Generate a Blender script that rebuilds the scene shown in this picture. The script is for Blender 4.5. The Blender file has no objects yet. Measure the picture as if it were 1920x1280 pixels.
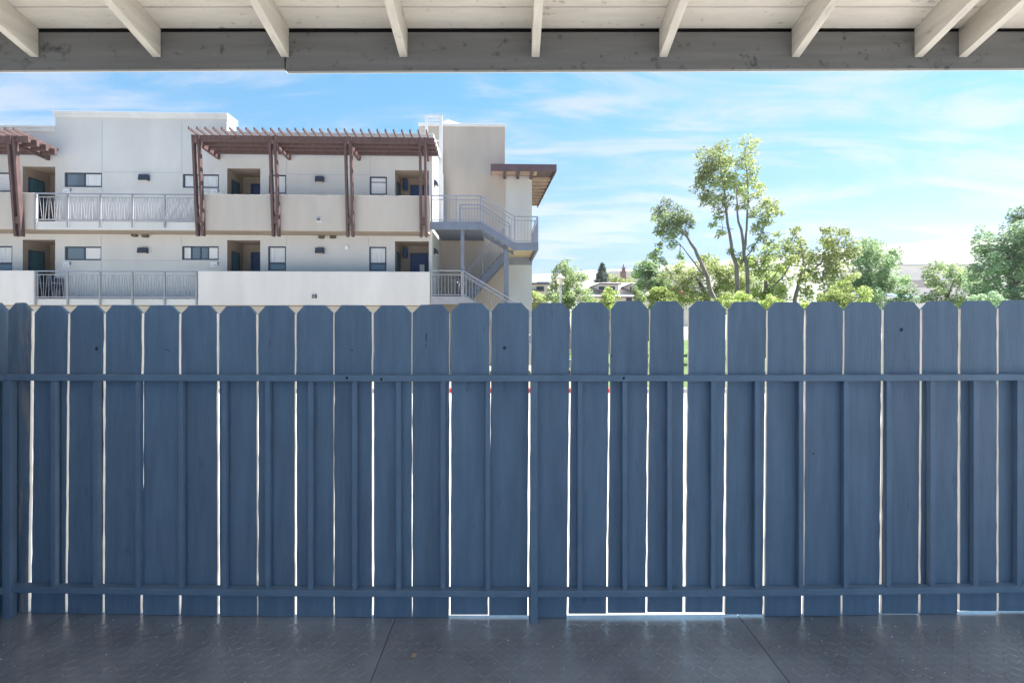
import bpy, math, random
from math import radians as R, sin, cos, tan, pi, sqrt, atan
from mathutils import Vector, Matrix
random.seed(7)
SC = bpy.context.scene
COL = SC.collection

# ------------------------------------------------------------------ camera, world, sun, exposure
E = 1.079                    # eye height above the deck
F = 853.0                    # focal length in pixels of the 1920 px wide photograph
cam_d = bpy.data.cameras.new('camera')
cam = bpy.data.objects.new('camera', cam_d); COL.objects.link(cam)
cam.location = (0, 0, E); cam.rotation_euler = (R(90), 0, 0)
cam_d.sensor_width = 36; cam_d.lens = 36 * F / 1920
cam_d.shift_y = -40 / 1920
cam_d.clip_start = 0.05; cam_d.clip_end = 8000
SC.camera = cam

SUN_EL, SUN_AZ = 59.0, 79.0  # azimuth measured from straight ahead (+Y) towards the right (+X)
w = bpy.data.worlds.new('World'); SC.world = w; w.use_nodes = True
wt = w.node_tree; wt.nodes.clear()
def wn(t, **k):
    n = wt.nodes.new(t)
    for a, b in k.items(): setattr(n, a, b)
    return n
sky = wn('ShaderNodeTexSky', sky_type='NISHITA', sun_disc=False, sun_elevation=R(SUN_EL), sun_rotation=R(SUN_AZ),
         altitude=50, air_density=1.0, dust_density=0.15, ozone_density=1.0)
tc = wn('ShaderNodeTexCoord'); sep = wn('ShaderNodeSeparateXYZ')
wt.links.new(tc.outputs['Generated'], sep.inputs[0])
def wmath(op, a, b=None, clamp=False):
    n = wn('ShaderNodeMath', operation=op, use_clamp=clamp)
    for i, v in enumerate((a, b)):
        if v is None: continue
        if isinstance(v, (int, float)): n.inputs[i].default_value = v
        else: wt.links.new(v, n.inputs[i])
    return n.outputs[0]
zz = wmath('ADD', wmath('MAXIMUM', sep.outputs[2], 0.0), 0.16)
cx_ = wmath('DIVIDE', sep.outputs[0], zz); cy_ = wmath('DIVIDE', sep.outputs[1], zz)
comb = wn('ShaderNodeCombineXYZ'); wt.links.new(cx_, comb.inputs[0]); wt.links.new(cy_, comb.inputs[1])
mp = wn('ShaderNodeMapping'); mp.inputs['Rotation'].default_value = (0, 0, R(-17)); mp.inputs['Scale'].default_value = (0.55, 1.6, 1)
mp.inputs['Location'].default_value = (3.1, 1.7, 0)
wt.links.new(comb.outputs[0], mp.inputs[0])
n1 = wn('ShaderNodeTexNoise'); n1.inputs['Scale'].default_value = 2.1; n1.inputs['Detail'].default_value = 9; n1.inputs['Roughness'].default_value = 0.66; n1.inputs['Distortion'].default_value = 0.9
n2 = wn('ShaderNodeTexNoise'); n2.inputs['Scale'].default_value = 0.5; n2.inputs['Detail'].default_value = 3
wt.links.new(mp.outputs[0], n1.inputs[0]); wt.links.new(comb.outputs[0], n2.inputs[0])
cl = wmath('ADD', wmath('MULTIPLY', n1.outputs[0], 0.78), wmath('MULTIPLY', n2.outputs[0], 0.40))
mr = wn('ShaderNodeMapRange', interpolation_type='SMOOTHSTEP')
mr.inputs['From Min'].default_value = 0.53; mr.inputs['From Max'].default_value = 0.72
mr.inputs['To Max'].default_value = 0.78
wt.links.new(cl, mr.inputs['Value'])
tint = wn('ShaderNodeMix', data_type='RGBA', blend_type='MULTIPLY'); tint.inputs[0].default_value = 1.0
grad = wn('ShaderNodeMapRange', interpolation_type='SMOOTHSTEP'); grad.inputs['From Min'].default_value = -.02; grad.inputs['From Max'].default_value = .50
wt.links.new(sep.outputs[2], grad.inputs['Value'])
tg = wn('ShaderNodeMix', data_type='RGBA'); tg.inputs[6].default_value = (.25, .35, .62, 1); tg.inputs[7].default_value = (.03, .90, 1.06, 1)
wt.links.new(grad.outputs[0], tg.inputs[0]); wt.links.new(tg.outputs[2], tint.inputs[7])
wt.links.new(sky.outputs[0], tint.inputs[6])
mixc = wn('ShaderNodeMix', data_type='RGBA')
mixc.inputs[7].default_value = (2.95, 3.35, 4.2, 1)
wt.links.new(mr.outputs[0], mixc.inputs[0]); wt.links.new(tint.outputs[2], mixc.inputs[6])
bg = wn('ShaderNodeBackground'); bg.inputs[1].default_value = 0.05
wt.links.new(mixc.outputs[2], bg.inputs[0])
wo = wn('ShaderNodeOutputWorld'); wt.links.new(bg.outputs[0], wo.inputs[0])

sun_d = bpy.data.lights.new('sun', 'SUN'); sun = bpy.data.objects.new('sun', sun_d); COL.objects.link(sun)
sun_d.energy = 5.0; sun_d.angle = R(0.5); sun_d.color = (1.0, 0.965, 0.92)
sdir = Vector((sin(R(SUN_AZ)) * cos(R(SUN_EL)), cos(R(SUN_AZ)) * cos(R(SUN_EL)), sin(R(SUN_EL))))
sun.rotation_euler = sdir.to_track_quat('Z', 'Y').to_euler(); sun.location = (0, 0, 40)

SC.view_settings.view_transform = 'Standard'; SC.view_settings.look = 'None'
SC.view_settings.gamma = 1; SC.view_settings.use_curve_mapping = False
SC.view_settings.exposure = 2.0
SC.render.engine = 'CYCLES'
SC.cycles.max_bounces = 10; SC.cycles.diffuse_bounces = 6
SC.cycles.use_denoising = True

# ------------------------------------------------------------------ materials
def mat(name, col, rough=0.7, var=0.12, scale=3.0, stretch=(1, 1, 1), bump=0.0, bump_scale=60.0, bstretch=None, col2=None,
        spots=None, metallic=0.0, trans=0.0, island=0.0, spec=0.3):
    """procedural paint / plaster / wood: a base colour, soft mottling, optional stains and fine relief, all in world position"""
    m = bpy.data.materials.new(name); m.use_nodes = True
    t = m.node_tree; t.nodes.clear(); N = t.nodes.new; L = t.links.new
    out = N('ShaderNodeOutputMaterial'); b = N('ShaderNodeBsdfPrincipled')
    b.inputs['Roughness'].default_value = rough; b.inputs['Metallic'].default_value = metallic
    b.inputs['Specular IOR Level'].default_value = spec
    geo = N('ShaderNodeNewGeometry')
    def noise(sc, st, det=5, ro=0.6, off=0.0):
        mpn = N('ShaderNodeMapping'); mpn.inputs['Scale'].default_value = st; mpn.inputs['Location'].default_value = (off, off * .7, off * 1.3)
        L(geo.outputs['Position'], mpn.inputs[0])
        n = N('ShaderNodeTexNoise'); n.inputs['Scale'].default_value = sc; n.inputs['Detail'].default_value = det; n.inputs['Roughness'].default_value = ro
        L(mpn.outputs[0], n.inputs[0]); return n.outputs[0]
    c2 = col2 or tuple(x * (1 - var * 2) for x in col)
    ramp = N('ShaderNodeMix'); ramp.data_type = 'RGBA'
    hi = tuple(min(1, x * (1 + var)) for x in col)
    ramp.inputs[6].default_value = (*c2, 1); ramp.inputs[7].default_value = (*hi, 1)
    mr = N('ShaderNodeMapRange'); mr.inputs['From Min'].default_value = .32; mr.inputs['From Max'].default_value = .66
    L(noise(scale, stretch), mr.inputs[0]); L(mr.outputs[0], ramp.inputs[0])
    cur = ramp.outputs[2]
    if island:
        hs = N('ShaderNodeHueSaturation'); mi = N('ShaderNodeMapRange'); mi.inputs['To Min'].default_value = 1 - island; mi.inputs['To Max'].default_value = 1 + island
        src = N('ShaderNodeObjectInfo').outputs['Random'] if island < 0.3 else geo.outputs['Random Per Island']
        L(src, mi.inputs[0]); L(mi.outputs[0], hs.inputs['Value']); L(cur, hs.inputs['Color']); cur = hs.outputs[0]
    if spots:
        sc, st, lo, hi2, sc_col, amt = spots
        ms = N('ShaderNodeMapRange'); ms.inputs['From Min'].default_value = lo; ms.inputs['From Max'].default_value = hi2; ms.inputs['To Max'].default_value = amt
        L(noise(sc, st, 7, .65, 3.7), ms.inputs[0])
        mx = N('ShaderNodeMix'); mx.data_type = 'RGBA'; mx.inputs[7].default_value = (*sc_col, 1)
        L(ms.outputs[0], mx.inputs[0]); L(cur, mx.inputs[6]); cur = mx.outputs[2]
    L(cur, b.inputs['Base Color'])
    if bump:
        bp_ = N('ShaderNodeBump'); bp_.inputs['Strength'].default_value = bump; bp_.inputs['Distance'].default_value = 0.004
        L(noise(bump_scale, bstretch or stretch, 4, .6, 1.3), bp_.inputs['Height']); L(bp_.outputs[0], b.inputs['Normal'])
    if trans:
        tr = N('ShaderNodeBsdfTranslucent'); L(cur, tr.inputs[0])
        mxs = N('ShaderNodeMixShader'); mxs.inputs[0].default_value = trans
        L(b.outputs[0], mxs.inputs[1]); L(tr.outputs[0], mxs.inputs[2]); L(mxs.outputs[0], out.inputs[0])
    else:
        L(b.outputs[0], out.inputs[0])
    return m
def glass(name, col, rough=0.05):
    m = bpy.data.materials.new(name); m.use_nodes = True
    b = m.node_tree.nodes['Principled BSDF']; b.inputs['Base Color'].default_value = (*col, 1)
    b.inputs['Roughness'].default_value = rough; b.inputs['Specular IOR Level'].default_value = 0.9
    return m

M = {}
M['fence'] = mat('fence_paint', (.17, .243, .335), .5, .075, 5, (6, 6, .7), .35, 90, (2.2, 2.2, .16), spots=(11, (2, 2, .6), .64, .74, (.08, .11, .17), .6), island=.08)
M['knot'] = mat('knot', (.05, .065, .09), .8, .2, 200)
M['fence_worn'] = mat('worn_fence_paint', (.16, .22, .29), .65, .12, 5, (6, 6, .7), .5, 90, (2.2, 2.2, .16), spots=(16, (2.5, 2.5, .35), .48, .60, (.36, .31, .28), .75))
M['fence_metal'] = mat('railing_paint', (.175, .25, .345), .5, .06, 8, bump=.1, bump_scale=200)
M['raw_wood'] = mat('raw_board_edge', (.80, .73, .66), .85, .08, 8, (4, 4, .6), .3, 120)
M['hole'] = mat('drill_hole', (.01, .01, .012), .9, .05)
M['rafter'] = mat('rafter_paint', (.60, .555, .485), .75, .07, 4, (5, .6, 5), .5, 70, (3, .35, 3), spots=(8, (3, 1.2, 3), .60, .74, (.2, .18, .16), .75))
M['roof_board'] = mat('soffit_paint', (.72, .665, .585), .8, .06, 3, (.7, 5, 5), .5, 60, (.35, 3, 3), spots=(15, (1.2, 2.5, 2.5), .60, .74, (.2, .175, .15), .75), island=.05)
M['fascia'] = mat('fascia_paint', (.20, .195, .185), .75, .08, 4, (.5, 4, 6), .6, 70, (.25, 3, 4), spots=(11, (1.6, 3, 1.6), .58, .72, (.045, .045, .055), .85))
M['trim'] = mat('trim_paint', (.75, .70, .64), .7, .05, 4)
M['deck'] = mat('tread_sheet', (.58, .56, .55), .27, .18, 2.2, col2=(.38, .37, .375), bump=.05, bump_scale=300, spots=(4.5, (1, 1, 1), .54, .72, (.60, .55, .49), .6), spec=.8, metallic=.6)
M['deck_under'] = mat('deck_frame', (.2, .17, .14), .9)
M['stucco_white'] = mat('white_stucco', (.56, .558, .555), .9, .04, .8, (1, 1, .45), .35, 45)
M['stucco_tan'] = mat('tan_stucco', (.45, .395, .35), .9, .05, .8, (1, 1, .4), .35, 45)
M['stucco_parapet'] = mat('parapet_stucco', (.47, .425, .39), .9, .06, .9, (1, 1, .25), .35, 45, spots=(1.6, (1.3, 1, .35), .55, .75, (.37, .345, .33), .5))
M['stucco_pink'] = mat('lower_parapet_stucco', (.63, .60, .59), .9, .05, .9, (1, 1, .25), .35, 45, spots=(1.6, (1.3, 1, .35), .58, .78, (.54, .51, .49), .5))  # same parapet paint, made lighter for the light on the lower storey
M['joint'] = mat('stucco_joint', (.36, .40, .44), .9, .03)
M['cornice'] = mat('cornice_paint', (.66, .66, .66), .8, .03)
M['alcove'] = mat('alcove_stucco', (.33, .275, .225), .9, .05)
M['frame'] = mat('window_frame', (.045, .065, .10), .4, .05)
M['pane'] = glass('window_glass', (.13, .17, .20), .04)
M['curtain'] = mat('curtain', (.66, .68, .70), .9, .14, 14, (6, 1, .1))
M['blind'] = mat('blind', (.72, .72, .74), .8, .05, 6, (.3, 1, 9))
M['teal'] = mat('teal_curtain', (.06, .16, .19), .6, .25, 14, (1, 6, .1))
M['door'] = mat('door_paint', (.035, .065, .17), .45, .08)
M['door_lite'] = mat('door_panel', (.16, .25, .42), .5, .05)
M['paper'] = mat('paper', (.75, .75, .74), .8, .02)
M['redwood'] = mat('pergola_stain', (.115, .072, .07), .6, .14, 3, (3, 3, 1), .2, 50)
M['steel_blue'] = mat('stair_steel', (.165, .19, .25), .5, .06, 3)
M['rail_grey'] = mat('rail_steel', (.25, .27, .33), .45, .06, 3)
M['rail_light'] = mat('galvanised_rail', (.30, .305, .34), .45, .05, 3)
M['wood_deck'] = mat('landing_board', (.58, .47, .33), .8, .12, 2, (.6, 6, 6))
M['canopy'] = mat('canopy_stain', (.125, .082, .095), .6, .1, 3)
M['soffit_tan'] = mat('canopy_soffit', (.50, .36, .30), .8, .08, 2)
M['lamp_dark'] = mat('lamp_housing', (.045, .055, .085), .45, .05)
M['bronze'] = mat('vent_hood', (.13, .11, .075), .6, .1)
M['white_plastic'] = mat('white_plastic', (.72, .72, .74), .5, .02)
M['ladder'] = mat('ladder_paint', (.62, .62, .64), .5, .02)
M['sign'] = mat('sign_plate', (.82, .83, .85), .5, .01)
M['ink'] = mat('sign_ink', (.22, .24, .30), .7, .02)
M['concrete'] = mat('driveway_concrete', (.47, .455, .43), .85, .08, .6, bump=.2, bump_scale=60, spots=(.7, (1, 1, 1), .58, .75, (.33, .32, .31), .5))
M['ground'] = mat('dry_ground', (.30, .27, .20), .95, .15, .12, bump=.3, bump_scale=8)
M['yard'] = mat('yard_gravel', (.20, .195, .19), .95, .1, .6, bump=.3, bump_scale=40)
M['grass'] = mat('lawn', (.10, .15, .05), .95, .2, .5, bump=.5, bump_scale=30)
M['kerb_red'] = mat('red_kerb_paint', (.55, .05, .045), .6, .1)
M['hill'] = mat('hillside', (.23, .22, .155), 1, .16, .006, (1, 1, 2), col2=(.13, .15, .09), spots=(.012, (1, 1, 1.5), .52, .68, (.42, .37, .27), .7))
M['bark'] = mat('bark', (.22, .195, .185), .9, .2, 5, (2, 2, .4), .5, 30)
M['house_wall'] = mat('house_wall', (.66, .63, .58), .9, .05, .4)
M['house_roof'] = mat('pale_roof', (.62, .58, .57), .9, .06, 1.2, (1, 1, 4))
M['house_trim'] = mat('house_trim', (.14, .10, .14), .6, .05)
M['far_wall'] = mat('far_wall', (.84, .79, .81), .9, .06, .15, (1, 1, 3))
M['far_band'] = mat('far_band', (.50, .43, .47), .9, .06)
M['far_blue'] = mat('blue_roof', (.22, .42, .60), .6, .05)
M['brick'] = mat('brown_tower', (.27, .17, .15), .9, .1, 1)
M['lampglass'] = mat('lantern_glass', (.70, .62, .52), .3, .03)
M['post_grey'] = mat('lamp_post', (.38, .38, .41), .5, .05)
M['chip'] = mat('wood_chip', (.50, .38, .26), .8, .15, 60)
M['pink'] = mat('pink_blossom', (.62, .16, .30), .8, .2, 2, trans=.3, island=.35)
def leaf(name, c): return mat(name, c, .55, .25, .5, trans=.5, island=.45, spec=.35)
M['leaf_yellow'] = leaf('leaf_yellow_green', (.42, .48, .20))
M['leaf_lime'] = leaf('leaf_lime', (.43, .52, .18))
M['leaf_mid'] = leaf('leaf_mid_green', (.38, .47, .24))
M['leaf_dark'] = leaf('leaf_dark_green', (.36, .48, .26))
M['leaf_blue'] = leaf('leaf_blue_green', (.38, .50, .31))
M['needle'] = leaf('conifer_needle', (.13, .18, .15))

# ------------------------------------------------------------------ mesh helpers
class MB:
    """collects faces and links them as ONE mesh object"""
    def __init__(s): s.v = []; s.f = []; s.mi = []
    def add(s, vs, fs, mi=0):
        o = len(s.v); s.v += [tuple(p) for p in vs]
        s.f += [tuple(i + o for i in f) for f in fs]; s.mi += [mi] * len(fs); return s
    def box(s, x0, x1, y0, y1, z0, z1, mi=0):
        x0, x1 = sorted((x0, x1)); y0, y1 = sorted((y0, y1)); z0, z1 = sorted((z0, z1))
        return s.add([(x0, y0, z0), (x1, y0, z0), (x1, y1, z0), (x0, y1, z0), (x0, y0, z1), (x1, y0, z1), (x1, y1, z1), (x0, y1, z1)],
                     [(0, 3, 2, 1), (4, 5, 6, 7), (0, 1, 5, 4), (1, 2, 6, 5), (2, 3, 7, 6), (3, 0, 4, 7)], mi)
    def prism(s, pts, d, mi=0, side_mi=None):
        """polygon pts (3D, planar) pushed along vector d"""
        n = len(pts); d = Vector(d); a = [Vector(p) for p in pts]; b = [p + d for p in a]
        nrm = sum(((a[i] - a[0]).cross(a[(i + 1) % n] - a[0]) for i in range(1, n)), Vector())
        flip = nrm.dot(d) > 0
        o = len(s.v); s.v += [tuple(p) for p in a + b]
        fa = list(range(n)); fb = list(range(n, 2 * n))
        s.f.append(tuple(o + i for i in (fa[::-1] if flip else fa))); s.f.append(tuple(o + i for i in (fb if flip else fb[::-1]))); s.mi += [mi, mi]
        for i in range(n):
            j = (i + 1) % n; q = (i, j, n + j, n + i)
            s.f.append(tuple(o + k for k in (q if flip else q[::-1])))
            s.mi.append(mi if side_mi is None else (side_mi(a[i], a[j]) if callable(side_mi) else side_mi))
        return s
    def beam(s, a, b, wd, ht, up=(0, 0, 1), mi=0):
        a = Vector(a); b = Vector(b); d = (b - a).normalized(); u = Vector(up)
        side = d.cross(u)
        if side.length < 1e-4: side = d.cross(Vector((0, 1, 0)))
        side.normalize(); u = side.cross(d).normalized()
        vs = [p + side * sx * wd / 2 + u * sz * ht / 2 for p in (a, b) for sx, sz in ((-1, -1), (1, -1), (1, 1), (-1, 1))]
        return s.add(vs, [(0, 1, 2, 3), (7, 6, 5, 4), (0, 4, 5, 1), (1, 5, 6, 2), (2, 6, 7, 3), (3, 7, 4, 0)], mi)
    def tube(s, pts, rads, n=6, mi=0):
        rings = []
        for i, p in enumerate(pts):
            p = Vector(p); d = (Vector(pts[min(i + 1, len(pts) - 1)]) - Vector(pts[max(i - 1, 0)])).normalized()
            a = d.cross(Vector((.3, 1, .1))).normalized(); b = d.cross(a)
            rings.append([p + (a * cos(2 * pi * k / n) + b * sin(2 * pi * k / n)) * rads[i] for k in range(n)])
        o = len(s.v)
        for r in rings: s.v += [tuple(q) for q in r]
        for i in range(len(rings) - 1):
            for k in range(n):
                s.f.append((o + i * n + k, o + i * n + (k + 1) % n, o + (i + 1) * n + (k + 1) % n, o + (i + 1) * n + k)); s.mi.append(mi)
        s.f.append(tuple(o + k for k in range(n))[::-1]); s.f.append(tuple(o + (len(rings) - 1) * n + k for k in range(n))); s.mi += [mi, mi]
        return s
    def lathe(s, c, prof, n=16, mi=0):
        c = Vector(c); o = len(s.v)
        for r, z in prof:
            for k in range(n): s.v.append((c.x + r * cos(2 * pi * k / n), c.y + r * sin(2 * pi * k / n), c.z + z))
        for i in range(len(prof) - 1):
            for k in range(n):
                s.f.append((o + i * n + k, o + i * n + (k + 1) % n, o + (i + 1) * n + (k + 1) % n, o + (i + 1) * n + k)); s.mi.append(mi)
        s.f.append(tuple(o + k for k in range(n))[::-1]); s.f.append(tuple(o + (len(prof) - 1) * n + k for k in range(n))); s.mi += [mi, mi]
        return s
    def mesh(s, name, mats, smooth=False):
        me = bpy.data.meshes.new(name); me.from_pydata(s.v, [], s.f)
        for m in (mats if isinstance(mats, (list, tuple)) else [mats]): me.materials.append(m)
        me.polygons.foreach_set('material_index', s.mi)
        if smooth: me.polygons.foreach_set('use_smooth', [True] * len(me.polygons))
        me.update(); return me
def obj(name, me, parent=None, bevel=0):
    o = bpy.data.objects.new(name, me); COL.objects.link(o)
    if parent is not None: o.parent = parent
    if bevel:
        b = o.modifiers.new('bevel', 'BEVEL'); b.width = bevel; b.segments = 2; b.limit_method = 'ANGLE'; b.angle_limit = R(35)
    return o
I4 = Matrix.Identity(4)
class Thing:
    """an Empty at the thing's base; parts are given in the coordinates of a frame (world, or the far building's)"""
    def __init__(s, name, label, cat, group=None, frame=I4):
        s.e = bpy.data.objects.new(name, None); COL.objects.link(s.e); s.e.empty_display_size = .2
        s.e['label'] = label; s.e['category'] = cat
        if group: s.e['group'] = group
        s.frame = frame; s.kids = []
    def part(s, name, mb, m, bevel=0, smooth=False, label=None):
        me = mb if isinstance(mb, bpy.types.Mesh) else mb.mesh(name, m, smooth)
        o = obj(name, me, s.e, bevel); s.kids.append(o)
        if label: o['label'] = label
        return o
    def sub(s, parent, name, mb, m, bevel=0, smooth=False):
        me = mb if isinstance(mb, bpy.types.Mesh) else mb.mesh(name, m, smooth)
        return obj(name, me, parent, bevel)
    def done(s):
        lo = Vector((1e9,) * 3); hi = -lo
        for o in s.kids:
            for c in o.data.vertices:
                p = o.matrix_basis @ c.co
                for i in range(3): lo[i] = min(lo[i], p[i]); hi[i] = max(hi[i], p[i])
        base = Vector(((lo.x + hi.x) / 2, (lo.y + hi.y) / 2, lo.z))
        s.e.matrix_world = s.frame @ Matrix.Translation(base)
        for o in s.kids: o.location = o.location - base
        return s.e
def single(name, mb, m, label, cat, group=None, frame=I4, bevel=0, smooth=False):
    vs = [Vector(p) for p in mb.v]
    base = Vector(((min(p.x for p in vs) + max(p.x for p in vs)) / 2, (min(p.y for p in vs) + max(p.y for p in vs)) / 2, min(p.z for p in vs)))
    mb.v = [tuple(p - base) for p in vs]
    o = obj(name, mb.mesh(name, m, smooth), None, bevel); o.matrix_world = frame @ Matrix.Translation(base)
    o['label'] = label; o['category'] = cat
    if group: o['group'] = group
    return o
def struct(name, mb, m, label=None, cat=None):
    o = obj(name, mb.mesh(name, m)); o['kind'] = 'structure'; o['label'] = label or name; o['category'] = cat or name.replace('_', ' ')
    return o
def W(px, py, Y): return Vector(((px - 960) / F * Y, Y, E + (600 - py) / F * Y))
def dup(o, parent, loc=None, mat4=None):
    c = o.copy(); COL.objects.link(c); c.parent = parent
    if loc is not None: c.location = loc
    return c
UNIT = MB().box(-.5, .5, -.5, .5, 0, 1)

# ------------------------------------------------------------------ ground, terrain
GZ = -1.0
struct('ground', MB().add([(-6000, -6000, GZ), (6000, -6000, GZ), (6000, 6000, GZ), (-6000, 6000, GZ)], [(0, 1, 2, 3)]), M['ground'], 'dry pale ground running out to the hills', 'ground')
struct('driveway', MB().add([(-60, .6, GZ + .004), (60, .6, GZ + .004), (60, 12.95, GZ + .004), (-60, 12.95, GZ + .004)], [(0, 1, 2, 3)]), M['concrete'], 'sunlit pale concrete driveway beyond the fence', 'driveway')
struct('yard', MB().add([(-60, -40, GZ + .004), (60, -40, GZ + .004), (60, .596, GZ + .004), (-60, .596, GZ + .004)], [(0, 1, 2, 3)]), M['yard'], 'grey gravel yard around the deck', 'yard')  # out of view; its grey is set for the light thrown onto fence and floor
struct('lawn', MB().add([(2.2, 13.4, GZ + .008), (60, 13.4, GZ + .008), (60, 48, GZ + .008), (2.2, 48, GZ + .008)], [(0, 1, 2, 3)]), M['grass'], 'green planted strip beyond the driveway', 'lawn')
for x0, x1, m_, lb in ((-40, -2.3, 'concrete', 'grey concrete kerb left of the red stretch'), (-2.298, 3.2, 'kerb_red', 'red painted stretch of kerb at the far side of the driveway'), (3.202, 40, 'concrete', 'grey concrete kerb right of the red stretch')):
    struct('kerb', MB().box(x0, x1, 12.95, 13.1, GZ, GZ + .13), M[m_], lb)
ridge = [(300, 512), (700, 510), (900, 514), (980, 515), (1050, 512), (1090, 507), (1130, 505), (1190, 505), (1230, 499), (1300, 492), (1400, 484), (1500, 474), (1600, 464), (1660, 459), (1700, 457), (1740, 450), (1765, 446), (1800, 448), (1830, 452), (1900, 450), (2000, 456), (2300, 470)]
hm = MB(); HD = 1500.; rows = 14; cols = 120
random.seed(3)
def ridge_y(px):
    for (a, b), (c, d) in zip(ridge, ridge[1:]):
        if a <= px <= c: return b + (d - b) * (px - a) / (c - a)
    return ridge[-1][1]
for r in range(rows):
    t = r / (rows - 1)
    for c in range(cols):
        px = 300 + 2000 * c / (cols - 1)
        hgt = (600 - ridge_y(px)) / F * HD
        Y = HD - 500 * (1 - t)
        s_ = sin(t * pi / 2) ** 1.4
        z = GZ - 2 + (hgt + E - GZ) * s_ + random.uniform(-1, 1) * 7 * s_ * (1 - t) + 6 * sin(c * .8 + r) * s_ * (1 - t)
        hm.v.append(((px - 960) / F * HD, Y, z))
for r in range(rows - 1):
    for c in range(cols - 1):
        i = r * cols + c; hm.f.append((i, i + 1, i + cols + 1, i + cols)); hm.mi.append(0)
ho = obj('hills', hm.mesh('hills', M['hill'], True)); ho['kind'] = 'structure'; ho['label'] = 'pale hazy ridge on the horizon'; ho['category'] = 'hills'

# ------------------------------------------------------------------ the dog-eared fence
FS = 517.0
def bow(x): return 1.65 + .028 * (x / 1.83) ** 2
def FX(px):
    x = (px - 960) / FS
    for _ in range(4): x = (px - 960) / F * bow(x)
    return x
def RX(px):
    x = (px - 960) / FS
    for _ in range(4): x = (px - 960) / F * (bow(x) - .030)
    return x
# deck floor with tread-plate sheets
YD = -2.6
deck = struct('deck_floor', MB().prism([(-3.0, YD - .02, -.16), (4.6, YD - .02, -.16)] + [(x, min(bow(x), 1.69) + .018, -.16) for x in [4.6 - 7.6 * k / 40 for k in range(41)]], (0, 0, .1535)), M['deck_under'], 'raised deck floor under grey tread-plate sheets', 'deck floor')
seams = [-2.85, FX(125), FX(742), FX(1386), 2.06, 3.30, 4.55]
def lug_mesh(x0, x1, y0, y1):
    mb = MB(); P = .0275; i0 = 0
    nx = int((x1 - x0 - .02) / P); ny = int((y1 - y0 - .02) / P)
    for i in range(nx):
        for j in range(ny):
            cx, cy = x0 + .022 + i * P, y0 + .02 + j * P
            a = pi / 4 if (i + j) % 2 else -pi / 4
            ca, sa = cos(a), sin(a); l, wd, h = .0165, .0050, .0019
            pts = [(-l, 0, 0), (-l * .45, -wd, 0), (l * .45, -wd, 0), (l, 0, 0), (l * .45, wd, 0), (-l * .45, wd, 0), (-l * .5, 0, h), (l * .5, 0, h)]
            mb.add([(cx + x * ca - y * sa, cy + x * sa + y * ca, z) for x, y, z in pts],
                   [(0, 1, 6), (1, 2, 7, 6), (2, 3, 7), (3, 4, 7), (4, 5, 6, 7), (5, 0, 6)])
    return mb
for a, b in zip(seams, seams[1:]):
    xs = [a + .0015 + (b - a - .003) * k / 8 for k in range(9)]
    ms = MB().prism([(xs[0], YD, -.006), (xs[-1], YD, -.006)] + [(x, min(bow(x), 1.69) + .016, -.006) for x in xs[::-1]], (0, 0, .006))
    sh = obj('floor_sheet', ms.mesh('floor_sheet', M['deck']), deck)
    if b > -2.4 and a < 2.8:
        lg = obj('tread_pattern', lug_mesh(a, b, .35, 1.655).mesh('tread_pattern', M['deck'], True), sh); lg['kind'] = 'stuff'

gt = [12.5, 62, 129, 196, 268, 338, 409, 482.5, 554, 626, 699, 772.5, 844.5, 920, 994.5, 1070, 1144, 1217, 1287, 1363, 1437.5, 1509.5, 1582.5, 1655.5, 1727.5, 1799, 1870.5, 1942, 2014, 2086, 2158, 2230]
gb = [6, 55.5, 124, 194, 265.5, 337.5, 409.5, 483, 554, 626, 699, 772.5, 843, 916, 990, 1064.5, 1138, 1212, 1283, 1357.5, 1432, 1505, 1578, 1651, 1724, 1797.5, 1870.5, 1943, 2015, 2088, 2160, 2233]
tops = [567, 572, 571.5, 571.5, 572, 572, 573, 572.5, 572, 572, 572, 571, 568, 568, 568, 567, 564, 564, 564, 565.5, 566, 565.5, 566, 565, 564, 563, 562, 562, 563, 562, 563]
wide_t = {482.5: 2.6, 554: 2.2, 844.5: 3.4, 920: 3.6, 994.5: 4.6, 1070: 3.2, 1287: 8.0, 1363: 3.2}
wide_b = {554: 3.2, 843: 2.6, 990: 2.4, 1064.5: 3.0, 1283: 4.2, 1357.5: 3.4}
lift = {12: .011, 13: .010, 15: .014, 16: .017, 17: .018, 18: .017, 19: .009, 23: .004, 25: .010, 26: .007}
fence = Thing('picket_fence', 'blue-grey dog-eared board fence with steel rails closing the deck', 'fence')
rnd = random.Random(11)
TH = .011
gr = {}
def gv(px):
    k = round(px / 12)
    if k not in gr: gr[k] = random.Random(k * 7 + 3).choice((1.2, 1.7, 2.1, 2.6, 3.2))
    return gr[k]
pickets = []
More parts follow.
